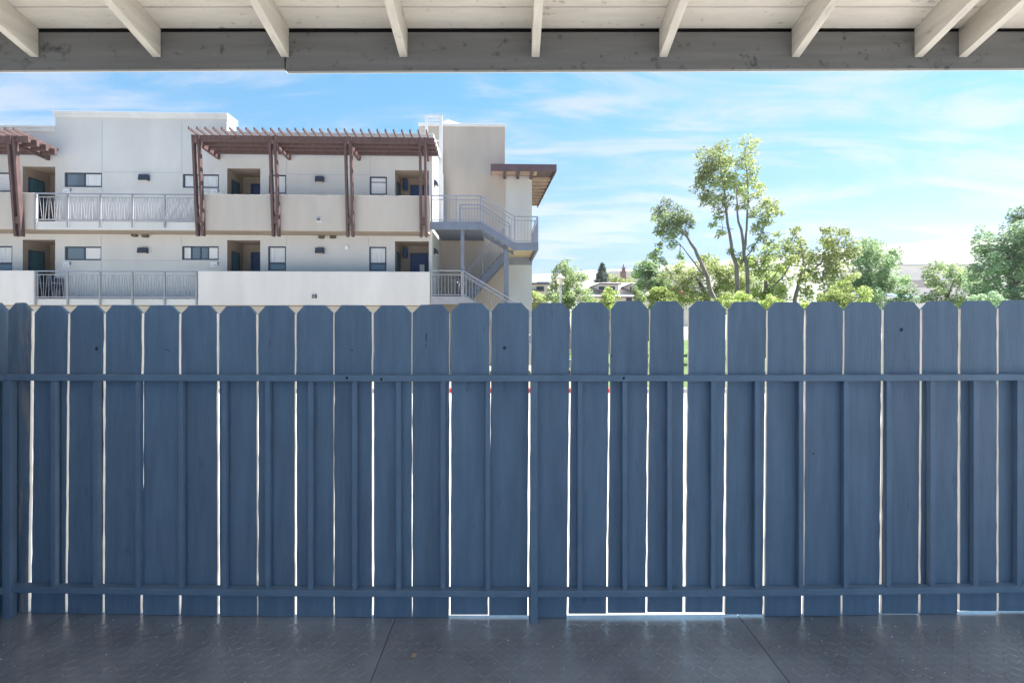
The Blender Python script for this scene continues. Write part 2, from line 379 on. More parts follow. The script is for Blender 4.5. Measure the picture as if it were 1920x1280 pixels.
for i in range(len(gt) - 1):
    def gap(px, ov): return (ov.get(px, gv(px)) + 4.2 * (abs(px - 960) / 960) ** 1.3) / 2
    xl_t = FX(gt[i] + gap(gt[i], wide_t)); xr_t = FX(gt[i + 1] - gap(gt[i + 1], wide_t))
    xl_b = FX(gb[i] + gap(gb[i], wide_b)); xr_b = FX(gb[i + 1] - gap(gb[i + 1], wide_b))
    zt = E + (600 - tops[i]) / FS; zs = zt - .030; zb = lift.get(i, .0012)
    ear = .027
    n = 26; pts = []
    jl = [rnd.gauss(0, 1) * .0006 for _ in range(n)]; jr = [rnd.gauss(0, 1) * .0006 for _ in range(n)]
    for k in range(n):                                   # right edge, bottom to shoulder
        t = k / (n - 1); pts.append((xr_b + (xr_t - xr_b) * t + jr[k], zb + (zs - zb) * t))
    e1, e2 = ear * rnd.uniform(.85, 1.15), ear * rnd.uniform(.85, 1.15)
    pts.append((xr_t - e1, zt + rnd.uniform(-.001, .001))); pts.append((xl_t + e2, zt + rnd.uniform(-.001, .001)))
    for k in range(n - 1, -1, -1):
        t = k / (n - 1); pts.append((xl_b + (xl_t - xl_b) * t + jl[k], zb + (zs - zb) * t))
    xm = (xl_t + xr_t) / 2; yc = bow(xm) + rnd.uniform(-.0008, .0008)
    mb = MB().prism([(x, yc, z) for x, z in pts], (0, TH, 0), 0, lambda a, b, zs=zs: 1 if abs(a.x - b.x) < .012 and max(a.z, b.z) <= zs + .001 else 0)
    # recentre so each board has its own origin
    o = fence.part('picket', mb, [M['fence'] if i else M['fence_worn'], M['raw_wood']], bevel=.0011); pickets.append((o, yc, gt[i], gt[i + 1]))
def blemish(px, py, pts, name='knot'):
    for o, yc, a, b in pickets:
        if a < px < b:
            x0 = FX(px); k = yc / F; z0 = E + (600 - py) * k
            fence.sub(o, name, MB().prism([(x0 + u * k, yc - .0004, z0 - v * k) for u, v in pts], (0, .0008, 0)), M['knot'])
def oval(rx, ry, n=10): return [(rx * cos(2 * pi * q / n) * (1 + .2 * sin(3 * q)), ry * sin(2 * pi * q / n) * (1 + .2 * cos(2.3 * q))) for q in range(n)]
blemish(180.5, 653.5, oval(3.2, 3.6)); blemish(660, 656, oval(2.0, 1.3)); blemish(946, 652, oval(3.4, 3.0)); blemish(1147, 666, oval(2.2, 1.0)); blemish(1690, 618, oval(3.4, 3.8)); blemish(1525, 850, oval(2.2, 1.2))
blemish(799.5, 632, [(-.4, -8), (1.2, -7), (.6, 0), (-.2, 8), (-1.6, 6), (-1.0, 0)], 'crack'); blemish(798.5, 648, [(-.6, -4), (.7, -3), (.5, 4), (-.5, 4)], 'crack'); blemish(312, 655, [(-6, -1), (0, -.8), (7, 2), (6, 3), (0, .6)], 'crack')
RY = lambda x: bow(x) - .030
s_r = F / 1.62
def bowed_bar(x0, x1, z0, z1, d=.029, n=28):
    mb = MB(); vs = []
    for k in range(n + 1):
        x = x0 + (x1 - x0) * k / n; y = RY(x)
        vs += [(x, y, z0), (x, y, z1), (x, y + d, z1), (x, y + d, z0)]
    fs = []
    for k in range(n):
        a = 4 * k; b = a + 4
        for q in range(4): r = (q + 1) % 4; fs.append((a + q, b + q, b + r, a + r)[::-1])
    fs += [(0, 1, 2, 3), (4 * n + 3, 4 * n + 2, 4 * n + 1, 4 * n)]
    return mb.add(vs, fs)
z_tt, z_tb = E - 103.5 / s_r, E - 115.2 / s_r
z_bt, z_bb = E - 507.5 / s_r, E - 519.5 / s_r
XL = RX(5)
top_rail = fence.part('rail', bowed_bar(XL, 2.9, z_tb, z_tt), M['fence_metal'], bevel=.0015)
for hx, hz in ((650.5, 708.5), (715, 710.8), (1169.5, 709)):
    x = RX(hx); hb = MB().lathe((0, 0, 0), [(.0045, 0), (.0045, .002)], 10)
    hb.v = [(x + a, RY(x) - .0004 + c * .4, E + (600 - hz) / s_r + b) for a, b, c in hb.v]
    fence.sub(top_rail, 'drill_hole', hb, M['hole'])
fence.part('rail', bowed_bar(XL, 2.9, z_bb, z_bt), M['fence_metal'], bevel=.0015)
bal = [95.5, 175, 255, 336, 417.5, 499, 580, 663, 746, 829.5, 914.5, 1088, 1172.5, 1257, 1339.5, 1422, 1505, 1589.5, 1670, 1752.5, 1834, 1916, 1998, 2080, 2162, 2244]
bal_me = MB().box(-.0085, .0085, 0, .0165, z_bt - .001, z_tb + .001).mesh('baluster', M['fence_metal'])
for px in bal:
    x = RX(px); o = fence.part('baluster', bal_me, None, bevel=.001); o.location = (x, RY(x) + .007, 0)
def post_box(x0, x1, zt, d=.029, y=None):
    return MB().box(x0, x1, RY((x0 + x1) / 2) - .003, RY((x0 + x1) / 2) + d, .0, zt)
fence.part('post', post_box(RX(994.5), RX(1008), z_tb - .0005), M['fence_metal'], bevel=.0015)
fence.part('post', post_box(RX(6), RX(20), z_tb - .0005, .022), M['fence_metal'], bevel=.0015)
fence.done()
# left return of the fence
sf = Thing('side_fence', 'short return of dog-eared boards at the far left corner of the deck', 'fence')
y1 = bow(1.85) + .012; k = 0
XS = FX(13)
while y1 > -.6:
    y0 = y1 - .138; zt = E + .062 + rnd.uniform(-.004, .004); zs = zt - .03
    pts = [(XS, y0, .002), (XS, y1, .002), (XS, y1, zs), (XS, y1 - .027, zt), (XS, y0 + .027, zt), (XS, y0, zs)]
    sf.part('picket', MB().prism(pts, (-TH, 0, 0)), M['fence'], bevel=.0012); y1 = y0 - .004
for z0, z1 in ((z_tb, z_tt), (z_bb, z_bt)):
    sf.part('rail', MB().box(XS + .001, XS + .028, -.7, RY(-1.84) - .001, z0, z1), M['fence_metal'], bevel=.0015)
y = 1.50
sb_me = MB().box(0, .0165, -.0085, .0085, z_bt - .001, z_tb + .001).mesh('baluster', M['fence_metal'])
while y > -.6:
    o = sf.part('baluster', sb_me, None); o.location = (XS + .004, y, 0); y -= .157
sf.done()

# ------------------------------------------------------------------ patio roof
roof = Thing('patio_roof', 'open beamed patio roof with cream soffit boards and grey fascia overhead', 'roof')
SL = .31; RYF = 2.18                                     # slope and the fascia plane
RS = F / RYF
zr = lambda y, z0: z0 + SL * (RYF - y)                   # a line running up towards the house
zbot = E + (600 - 108.5) / RS; ztop = E + (600 - 56.0) / RS
YB = -2.6
for px in (-170, 66, 295, 535, 757, 1004, 1243, 1491, 1721, 1804, 1966, 2195, 2435, 2675):
    x = (px - 960) / RS; yf = RYF - .002
    pts = [(x - .019, yf, zbot), (x - .019, yf, ztop - .001), (x - .019, YB, zr(YB, ztop) - .001), (x - .019, YB, zr(YB, zbot))]
    o = roof.part('rafter', MB().prism(pts, (.038, 0, 0)), M['rafter'], bevel=.0018)
yy = RYF - .006; first = True; rr = random.Random(5)
while yy > YB:
    wd = .103 if first else .135; first = False
    y0 = yy - wd; th = .019; dz = rr.uniform(-.001, .001)
    pts = [(-4.2, yy, zr(yy, ztop) + dz), (-4.2, y0 + .003, zr(y0 + .003, ztop) + dz), (-4.2, y0 + .003, zr(y0 + .003, ztop) + th), (-4.2, yy, zr(yy, ztop) + th)]
    roof.part('roof_board', MB().prism(pts, (8.9, 0, 0)), M['roof_board'], bevel=.0015); yy = y0
yb = RYF + .03
roof.part('roof_sheathing', MB().prism([(-4.25, yb, zr(yb, ztop) + .0195), (-4.25, YB - .05, zr(YB - .05, ztop) + .0195), (-4.25, YB - .05, zr(YB - .05, ztop) + .06), (-4.25, yb, zr(yb, ztop) + .06)], (9.0, 0, 0)), M['deck_under'])
def fboard(px0, px1, b0, b1, t0, t1, y, th, m, name='fascia_board', label=None):
    s = F / y; x0, x1 = (px0 - 960) / s, (px1 - 960) / s
    z = [E + (600 - q) / s for q in (b0, b1, t1, t0)]
    return roof.part(name, MB().prism([(x0, y, z[0]), (x1, y, z[1]), (x1, y, z[2]), (x0, y, z[3])], (0, th, 0)), m, bevel=.002, label=label)
fboard(-640, 533, 136, 129.5, 64, 59.5, RYF + .001, .017, M['fascia'])
fboard(537, 2700, 134, 125, 61, 58.5, RYF - .001, .019, M['fascia'])
fboard(-640, 533, 135.2, 128.2, 70, 66, RYF + .0185, .026, M['trim'], 'trim_board')  # added cream strips, standing for the lit underside of the fascia
fboard(534, 2700, 133.2, 124.2, 66, 64, RYF + .0185, .026, M['trim'], 'trim_board')
fboard(-640, 2700, 60, 60, 40, 40, RYF + .0185, .02, M['hole'], 'backing_board')  # black strip that paints in the shadow gap above the fascia
roof.done()
# small litter on the floor
def chip(px, py, l, wd, h, a, label, name='wood_chip'):
    Y = E * F / (py - 600); p = Vector(((px - 960) / F * Y, Y, .0012)); mb = MB()
    pts = [(-l, -wd), (l * .8, -wd * 1.1), (l, wd * .7), (-l * .7, wd)]
    mb.prism([(p.x + x * cos(a) - y * sin(a), p.y + x * sin(a) + y * cos(a), p.z) for x, y in pts], (0, 0, h))
    single(name, mb, M['chip'], label, 'wood chip', bevel=.0005)
chip(776, 1229, .009, .007, .004, .1, 'small square tan wood chip lying on the grey tread-plate floor near the middle seam')
chip(898, 1182, .004, .002, .002, .8, 'tiny splinter on the floor against the fence foot, right of the tan chip')
chip(152, 1160, .006, .002, .002, .9, 'thin pale splinter on the floor near the left corner of the fence')

gm = MB(); gr_ = random.Random(77)
for _ in range(260):
    x = gr_.uniform(-1.8, 2.2); y = 1.65 - abs(gr_.gauss(0, .22)); a = gr_.uniform(0, 6.3); l = gr_.uniform(.0008, .0032); wd = l * gr_.uniform(.3, .9); h = gr_.uniform(.0005, .0015)
    z = .0004
    gm.prism([(x + u * cos(a) - v * sin(a), y + u * sin(a) + v * cos(a), z) for u, v in ((-l, -wd), (l, -wd * .6), (l * .7, wd), (-l * .8, wd * .7))], (0, 0, h))
go = obj('grit', gm.mesh('grit', mat('grit', (.55, .50, .42), .8, .3, 90))); go['kind'] = 'stuff'; go['label'] = 'pale grit and splinters scattered on the floor along the fence foot'; go['category'] = 'grit'
# ------------------------------------------------------------------ the apartment building
K = .03; TA = atan(K); BY = 17.436
BF = Matrix.Translation((0, BY, GZ)) @ Matrix.Rotation(TA, 4, 'Z')
def bp(px, py, wv=0.0):
    a = (px - 960) / F; t = (BY + wv / cos(TA)) / (1 - K * a); dx = a * t; dy = t - BY
    return Vector((dx * cos(TA) + dy * sin(TA), wv, E + (600 - py) / F * t - GZ))
def bu(px, wv): return bp(px, 500, wv).x
def bz(py, wv, px=500): return bp(px, py, wv).z
WW = 1.05; AB = 2.15                                      # wall plane, alcove back
bld = Thing('apartment_building', 'white and tan three storey apartment building with open walkways beyond the fence', 'building', frame=BF)
uL, uA, uB, uR = bu(-170, WW), bu(104, WW), bu(425.5, WW), bu(810.5, WW)
ztL, ztA, ztB = bz(240, WW, 50), bz(214, WW, 200), bz(252.5, WW, 600)
F2, F3 = 2.85, 5.74
alc = []                                                  # (u0, u1, z0, z1)
for (x0, x1, t3, t2) in ((42.5, 103.5, 312.5, 449.5), (426, 488, 316, 450.5), (740.5, 804, 319.5, 452.5)):
    m_ = (x0 + x1) / 2
    alc.append((bu(x0, WW), bu(x1, WW), F3, bz(t3, WW, m_))); alc.append((bu(x0, WW), bu(x1, WW), F2, bz(t2, WW, m_)))
wins = [  # px rect, kind
    (-40, 323, 23.5, 359.5, 'tall'), (-40, 461, 23, 508, 'hung'),
    (120.5, 323.5, 191, 351, 'slide_a'), (121, 462, 190, 488, 'slide_b'),
    (342.5, 326.5, 410.5, 352.5, 'slide_c'), (341, 461.5, 410, 487.5, 'four'),
    (504, 327.5, 536.8, 363.5, 'tall'), (502.5, 461.8, 536.3, 507.5, 'hung'),
    (693, 331, 725.5, 365.5, 'bar'), (692, 462.5, 724.5, 508, 'hung')]
wrec = []
for (x0, y0, x1, y1, kd) in wins:
    m_ = (x0 + x1) / 2
    wrec.append((bu(x0, WW), bu(x1, WW), bz(y1, WW, m_), bz(y0, WW, m_), kd))
holes = alc + [r[:4] for r in wrec]
us = sorted({uL, uA, uB, uR, *[h[0] for h in holes], *[h[1] for h in holes]})
zs_ = sorted({0.0, F2, F3, ztL, ztA, ztB, *[h[2] for h in holes], *[h[3] for h in holes]})
wall = MB()
for i in range(len(us) - 1):
    um = (us[i] + us[i + 1]) / 2; top = ztL if um < uA else ztA if um < uB else ztB
    for j in range(len(zs_) - 1):
        zm = (zs_[j] + zs_[j + 1]) / 2
        if zm > top or any(h[0] < um < h[1] and h[2] < zm < h[3] for h in holes): continue
        wall.add([(us[i], WW, zs_[j]), (us[i + 1], WW, zs_[j]), (us[i + 1], WW, zs_[j + 1]), (us[i], WW, zs_[j + 1])], [(0, 1, 2, 3)])
for u0, u1, z0, z1 in [r[:4] for r in wrec]:              # window reveals
    d = WW + .09
    wall.add([(u0, WW, z0), (u1, WW, z0), (u1, WW, z1), (u0, WW, z1), (u0, d, z0), (u1, d, z0), (u1, d, z1), (u0, d, z1)],
             [(0, 4, 5, 1), (1, 5, 6, 2), (2, 6, 7, 3), (3, 7, 4, 0)])
for a, b, t, d in ((uL, uA, ztL, .35), (uA, uB, ztA, .62), (uB, uR, ztB, .35)):   # parapet tops and backs
    wall.add([(a, WW, t), (b, WW, t), (b, WW + d, t), (a, WW + d, t), (a, WW + d, t - .95), (b, WW + d, t - .95)], [(0, 1, 2, 3), (3, 2, 5, 4)])
for u_, z0, z1, d in ((uA, ztL - 1.4, ztA, .62), (uB, ztB - 1.4, ztA, .62)):
    wall.add([(u_, WW, z0), (u_, WW + d, z0), (u_, WW + d, z1), (u_, WW, z1)], [(0, 1, 2, 3)])
WT = 3.55                                                 # stair tower plane
wall.add([(uR, WW, 0), (uR, WT, 0), (uR, WT, ztB), (uR, WW, ztB)], [(0, 1, 2, 3)])
wall.add([(uL, WW, 0), (uL, 9, 0), (uL, 9, ztL), (uL, WW, ztL)], [(3, 2, 1, 0)])
bld.part('wall', wall, M['stucco_white'])
body = MB().box(uL + .05, uR - .05, AB + .25, 11, 0, ztB - .9)
body.box(uL + .05, uR - .05, WW + .3, AB + .24, ztB - 1.0, ztB - .91)
bld.part('roof', body, M['stucco_white'])
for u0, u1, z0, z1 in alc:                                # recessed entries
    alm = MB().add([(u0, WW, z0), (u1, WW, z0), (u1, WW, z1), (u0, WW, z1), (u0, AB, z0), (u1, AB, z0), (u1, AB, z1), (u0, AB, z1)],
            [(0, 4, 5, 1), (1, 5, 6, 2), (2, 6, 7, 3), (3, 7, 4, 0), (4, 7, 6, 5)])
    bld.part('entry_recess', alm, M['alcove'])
def cornice(a, b, t, ends=(0, 0), back=.35):
    mb = MB().box(a - ends[0], b + ends[1], WW - .09, WW + back, t - .02, t + .07).box(a - ends[0] * .5, b + ends[1] * .5, WW - .05, WW - .002, t - .15, t - .0205)
    if ends[1]: mb.box(b + .002, b + ends[1], WW - .0495, WW + back, t - .15, t - .0205)
    bld.part('cornice', mb, M['cornice'], bevel=.008)
cornice(uL, uA - .003, ztL); cornice(uA, uB, ztA, (.06, .06), .66); cornice(uB + .003, uR, ztB, (0, .06), 2.48)
for px, y0, y1 in ((191.5, 226, 362), (341, 229, 326), (190, 440, 506), (340, 440, 461), (537.5, 270, 327), (694, 268, 330), (537, 443, 461), (691, 443, 461)):
    u = bu(px, WW); bld.part('control_joint', MB().box(u - .008, u + .008, WW - .004, WW - .0005, bz(y1, WW, px), bz(y0, WW, px)), M['joint'])
for x0, x1, py in ((192.5, 340, 323.3), (191, 339, 488.3), (538, 693, 327.5)):
    z = bz(py, WW, (x0 + x1) / 2); bld.part('control_joint', MB().box(bu(x0, WW), bu(x1, WW), WW - .0042, WW - .0007, z - .008, z + .008), M['joint'])
# windows
def window(u0, u1, z0, z1, kd, y=WW + .05):
    fr = MB(); t = .055; d = .05
    fr.box(u0, u1, y - .02, y + d, z0, z0 + t).box(u0, u1, y - .02, y + d, z1 - t, z1).box(u0, u0 + t, y - .02, y + d, z0 + t, z1 - t).box(u1 - t, u1, y - .02, y + d, z0 + t, z1 - t)
    cells = []; W_ = u1 - u0
    if kd in ('slide_a', 'slide_b', 'slide_c'):
        um = u0 + W_ * .52; fr.box(um - .028, um + .028, y - .012, y + d, z0 + t, z1 - t); cells = [(u0 + t, um - .028, z0 + t, z1 - t), (um + .028, u1 - t, z0 + t, z1 - t)]
    elif kd == 'four':
        q = [u0 + t - .02, u0 + W_ * .24, u0 + W_ * .49, u0 + W_ * .70, u1 - t + .02]
        for m_ in q[1:4]: fr.box(m_ - .02, m_ + .02, y - .012, y + d, z0 + t, z1 - t)
        cells = [(q[i] + .02, q[i + 1] - .02, z0 + t, z1 - t) for i in range(4)]
    elif kd in ('hung', 'bar'):
        zm = z0 + (z1 - z0) * (.31 if kd == 'hung' else .70); b_ = .035 if kd == 'hung' else .012
        fr.box(u0 + t, u1 - t, y - .012, y + d, zm - b_, zm + b_); cells = [(u0 + t, u1 - t, z0 + t, zm - b_), (u0 + t, u1 - t, zm + b_, z1 - t)]
    else: cells = [(u0 + t, u1 - t, z0 + t, z1 - t)]
    f = bld.part('window', fr, M['frame'])
    for i, (a, b, c, e) in enumerate(cells):
        m_ = M['blind']
        if kd == 'slide_a': m_ = (M['pane'], M['curtain'])[i]
        if kd == 'slide_b': m_ = (M['pane'], M['blind'])[i]
        if kd == 'slide_c': m_ = M['curtain']
        if kd == 'four': m_ = (M['curtain'], M['pane'], M['pane'], M['blind'])[i]
        if kd == 'hung': m_ = (M['pane'], M['curtain'])[i]
        bld.sub(f, 'pane', MB().box(a, b, y + .012, y + .02, c, e), m_)
for r in wrec: window(*r)
# entry windows (on the recess's left wall) and doors (on its back wall)
ents = []
for k, (u0, u1, z0, z1) in enumerate(alc):
    fl = z0
    wy0, wy1 = (WW + .20, WW + .82) if k < 2 else (WW + .28, WW + .80)
    zz0, zz1 = fl + .45, fl + 2.02
    fr = MB(); x = u0 + .001; t = .05
    fr.box(x, x + .05, wy0, wy1, zz0, zz0 + t).box(x, x + .05, wy0, wy1, zz1 - t, zz1).box(x, x + .05, wy0, wy0 + t, zz0 + t, zz1 - t).box(x, x + .05, wy1 - t, wy1, zz0 + t, zz1 - t)
    zm = zz0 + .5; fr.box(x, x + .045, wy0 + t, wy1 - t, zm - .035, zm + .035)
    f = bld.part('window', fr, M['frame'])
    bld.sub(f, 'pane', MB().box(x, x + .02, wy0 + t, wy1 - t, zm + .035, zz1 - t), M['teal'])
    bld.sub(f, 'pane', MB().box(x, x + .02, wy0 + t, wy1 - t, zz0 + t, zm - .035), M['pane'])
    dw = .93; d1 = u1 - .002 if k < 4 else u1 - .02; d0 = max(d1 - dw, u0 + .25)
    y = AB - .002
    dr = bld.part('door', MB().box(d0 + .06, d1 - .06, y - .03, y, fl, fl + 2.03), M['door'])
    fm = MB().box(d0, d0 + .055, y - .06, y, fl, fl + 2.09).box(d1 - .055, d1, y - .06, y, fl, fl + 2.09).box(d0 + .055, d1 - .055, y - .06, y, fl + 2.035, fl + 2.09)
    bld.sub(dr, 'door_frame', fm, M['frame'])
    bld.sub(dr, 'door_handle', MB().box(d0 + .10, d0 + .22, y - .09, y - .031, fl + 1.0, fl + 1.04), M['rail_light'])
    if k == 3: bld.sub(dr, 'door_panel', MB().box(d1 - .42, d1 - .20, y - .036, y - .0305, fl + .3, fl + 1.62), M['door_lite'])
    if k == 5:
        bld.sub(dr, 'door_notice', MB().box(d0 + .40, d0 + .60, y - .036, y - .0305, fl + .5, fl + 1.60), M['paper'])
    ents.append((d0, d1, fl))
# walkway slabs and parapets
uW0, uW1 = bu(-170, 0), bu(806, 0)
for fl, pyb in ((F3, 432), (F2, 572)):
    zb = bz(pyb, 0); bld.part('walkway_slab', MB().box(uW0, uW1 - .16, .16, WW - .002, fl - .22, fl), M['stucco_parapet'])
    bld.part('slab_edge', MB().box(bu(64, 0) + .005, bu(370.5, 0) - .005, .05, .159, zb + .002, fl + .02), M['stucco_white'])
    for x0, x1 in ((-170, 63.5), (371.5 if fl == F2 else 380.5, 806)):
        m = M['stucco_parapet'] if fl == F3 else M['stucco_pink']
        tpy = 363.3 if fl == F3 else 508
        a, b = bu(x0, 0), bu(x1, 0)
        p = bld.part('parapet', MB().box(a, b, 0, .155, zb, fl + 1.07), m, bevel=.012)
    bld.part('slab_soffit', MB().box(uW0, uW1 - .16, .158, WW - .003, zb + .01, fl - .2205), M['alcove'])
# end return of the walkway to the stair tower
# stair tower
tu0, tu1, tu2 = bu(786, WT), bu(946.6, WT), bu(997.3, WT + .03)
tz = bz(236.5, WT, 870); cz0, cz1 = bz(321.5, 2.4, 980), bz(308.5, 2.4, 980)
bld.part('stair_tower', MB().box(tu0, tu1, WT, 10, 0, tz), M['stucco_tan'], label='tan stair tower rising above the white roofline')
bld.part('cornice', MB().box(tu0 - .03, tu1 + .05, WT - .06, 10.05, tz - .02, tz + .10), M['cornice'], bevel=.01)
ap = bp(840, 225, 6.2)
bld.part('hip_roof', MB().add([(tu0 + .3, WT + .6, tz + .101), (tu1 - 1.2, WT + .6, tz + .101), (tu1 - 1.2, 8, tz + .101), (tu0 + .3, 8, tz + .101), (ap.x, 6.2, ap.z)], [(0, 1, 4), (1, 2, 4), (2, 3, 4), (3, 0, 4)]), M['cornice'])
bld.part('stair_wall', MB().box(tu1 + .003, tu2, WT + .03, 9.0, 0, cz1 - .12), M['stucco_white'])
# brown canopy
cp = [(bu(920, 2.4), 2.4), (bu(1043.5, 2.4), 2.4), (1.75, 8.8), (bu(920, 2.4), 8.8)]
top = MB().prism([(x, y, cz1 - .10) for x, y in cp], (0, 0, .10))
cn = bld.part('canopy_roof', top, M['canopy'])
fm = MB().box(cp[0][0], cp[1][0] + .0, 2.36, 2.398, cz0, cz1 + .005)
fm.beam((cp[1][0] - .02, 2.41, (cz0 + cz1) / 2), (cp[2][0] - .02, 8.8, (cz0 + cz1) / 2), .04, cz1 - cz0)
bld.sub(cn, 'fascia', fm, M['canopy'])
bld.sub(cn, 'soffit', MB().box(cp[0][0] + .02, tu2 + .2, 2.45, WT - .01, cz1 - .125, cz1 - .1015), M['soffit_tan'])
for px in (946.5, 971.5, 997):
    p = bu(px, 3.0); bld.sub(cn, 'outrigger', MB().box(p - .06, p + .06, 2.40, WT - .005, cz0 + .01, cz1 - .126), M['canopy'])
for k in range(9):
    v = WT + .25 + k * .58; f_ = (v - 2.4) / 6.4; ue = cp[1][0] + (cp[2][0] - cp[1][0]) * f_ - .05
    bld.sub(cn, 'joist', MB().box(tu2 + .005, ue, v, v + .09, cz1 - .26, cz1 - .1015), M['soffit_tan'])
bld.done()

# pergolas
pg_i = 0
def pergola(pairs, beam_px0, beam_px1, slat_px, label):
    t = Thing('pergola', label, 'pergola', 'red-brown pergolas along the upper walkway', BF)
    zt = bz(254, -.30, pairs[0]); zb = bz(443, -.04, pairs[0])
    for c in pairs:
        p0 = bu(c, -.06)
        for sgn in (-1, 1):
            o_ = sgn * .098
            t.part('post', MB().beam((p0 + o_, -.06, zb), (p0 + o_, -.32, zt), .085, .15, (0, 1, 0)), M['redwood'], bevel=.006)
        za = zb + (zt - zb) * .13
        t.part('spacer_block', MB().box(p0 - .054, p0 + .054, -.16, .0, za, za + .25), M['redwood'])
        t.part('bracket_beam', MB().beam((p0, -.42, zt - .17), (p0, WW - .004, zt - .29), .105, .26), M['redwood'], bevel=.006)
    u0, u1 = beam_px0, beam_px1
    ys = (-.30, .02, .36, .70); 
    for i, y in enumerate(ys):
        z = zt - .22 - (y + .30) * .09
        t.part('beam', MB().box(u0, u1, y - .05, y + .05, z, z + .22), M['redwood'], bevel=.006)
    sl = MB(); 
    sm = None
    for u in slat_px:
        z = zt - .012
        if sm is None:
            sm = MB().beam((0, -.78, z + .092), (0, .86, z + .092 - .145), .042, .09).mesh('slat', M['redwood'])
        o = t.part('slat', sm, None); o.location = (u, 0, 0)
    t.done()
zp = [bu(c, -.06) for c in (376.5, 518, 657, 794.5)]
slats = [bu(370 + 14.93 * k, -.3) for k in range(30)]
pergola([376.5, 518, 657, 794.5], bu(362, -.3), bu(815, -.3), slats, 'long red-brown timber pergola on four paired posts in front of the upper walkway')
pergola([-105, 36.5], bu(-190, -.3), bu(55, -.3), [bu(51 - 15.4 * k, -.3) for k in range(16)], 'red-brown timber pergola cut off by the left edge of the photo')

# walkway railings
rod = MB().box(-.5, .5, -.5, .5, 0, 1).mesh('baluster', M['rail_light'])
rod_g = MB().box(-.5, .5, -.5, .5, 0, 1).mesh('baluster', M['rail_grey'])
def place_rod(th, a, b, r, me=rod):
    a = Vector(a); b = Vector(b); o = th.part('baluster', me, None)
    d = b - a; q = d.to_track_quat('Z', 'Y')
    o.rotation_mode = 'QUATERNION'; o.rotation_quaternion = q; o.scale = (r, r, d.length); o.location = a
def place_rod_fix(th):  # matrix_basis must be current before done()
    bpy.context.view_layer.update()
rj = random.Random(21)
def walk_rail(fl, label, m, me):
    t = Thing('walkway_railing', label, 'railing', 'steel railings on the walkways', BF)
    y = .02; a, b = bu(65.5, y), bu(369.5, y); zt = fl + 1.07
    t.part('top_rail', MB().box(a, b, y - .025, y + .025, zt - .045, zt), M['rail_grey'], bevel=.004)
    t.part('mid_rail', MB().box(a, b, y - .015, y + .015, zt - .165, zt - .135), m)
    t.part('bottom_rail', MB().box(a, b, y - .015, y + .015, fl + .06, fl + .10), m)
    ps = [bu(q, y) for q in (66.5, 127, 188, 248.5, 309, 368.5)]
    for u in ps: t.part('post', MB().box(u - .022, u + .022, y - .03, y + .028, fl - .20, zt - .046), M['rail_grey'] if m is M['rail_grey'] else M['rail_light'])
    for u0, u1 in zip(ps, ps[1:]):
        n = 11; w_ = (u1 - u0) / (n + 1)
        for k in range(n):
            x = u0 + w_ * (k + 1); dx = (0, 1, 0, -1)[k % 4] * w_ * .9 + rj.uniform(-.02, .02)
            place_rod(t, (x + dx * .5, y, fl + .101), (x - dx * .5, y, zt - .166), .0115, me)
    t.done()
walk_rail(F3, 'steel railing with zigzag bars on the upper walkway, below the 337 sign', M['rail_light'], rod)
walk_rail(F2, 'steel railing with zigzag bars on the lower walkway, just above the fence tops', M['rail_light'], rod_g)

# ------------------------------------------------------------------ outside staircase
st = Thing('outside_staircase', 'blue-grey steel staircase zigzagging beside the tan stair tower', 'staircase', frame=BF)
def rails(path, top_off, bot_off, m=M['rail_grey'], me=rod_g, step=.115, posts=True, th=.02):
    """path: floor-level points; adds a top rail, a bottom rail, posts at the corners and upright bars"""
    P = [Vector(p) for p in path]
    for p, q in zip(P, P[1:]):
        u = Vector((0, 0, 1))
        st.part('handrail', MB().beam(p + u * top_off, q + u * top_off, .045, .045), m, bevel=.004)
        st.part('mid_rail', MB().beam(p + u * (top_off - .15), q + u * (top_off - .15), .028, .028), m)
        st.part('bottom_rail', MB().beam(p + u * bot_off, q + u * bot_off, .03, .03), m)
        hl = Vector((q.x - p.x, q.y - p.y, 0)).length; n = max(1, int(hl / step))
        for k in range(1, n):
            c = p.lerp(q, k / n)
            place_rod(st, c + u * (bot_off + .016), c + u * (top_off - .165), .015, me)
    if posts:
        for p in P: st.part('post', MB().box(p.x - .025, p.x + .025, p.y - .025, p.y + .025, p.z - .12, p.z + top_off - .023), m)
Y1 = .06
ua, ub_, uc, ud = bu(807, Y1), bu(902, Y1), bu(965, Y1), bu(1009.5, Y1)
zU = bz(416, Y1, 860); zM = bz(455, Y1, 985); zL = bz(555.5, Y1, 840)
ch = .30
st.part('landing_channel', MB().box(ua, ub_, Y1 - .04, Y1 + .04, zU - ch, zU), M['steel_blue'], bevel=.006)
st.part('landing_deck', MB().box(ua + .01, ub_, Y1 + .042, WT - .01, zU - .12, zU - .02), M['steel_blue'])
st.part('stringer', MB().prism([(ub_ + .002, Y1 - .04, zU), (uc, Y1 - .04, zM), (uc, Y1 - .04, zM - ch), (ub_ + .002, Y1 - .04, zU - ch)], (0, .08, 0)), M['steel_blue'], bevel=.006)
st.part('stringer', MB().prism([(ub_ + .002, Y1 + 1.25, zU), (uc, Y1 + 1.25, zM), (uc, Y1 + 1.25, zM - ch), (ub_ + .002, Y1 + 1.25, zU - ch)], (0, .08, 0)), M['steel_blue'], bevel=.006)
nst = 5
for k in range(nst):
    f_ = (k + .5) / nst; u = ub_ + (uc - ub_) * f_; z = zU + (zM - zU) * f_
    st.part('tread', MB().box(u - .15, u + .13, Y1 + .042, Y1 + 1.248, z - .10, z - .05), M['rail_light'])
st.part('landing_channel', MB().box(uc + .002, ud, Y1 - .04, Y1 + .04, zM - ch, zM), M['steel_blue'], bevel=.006)
ul = bu(953, Y1)
LD = 3.3
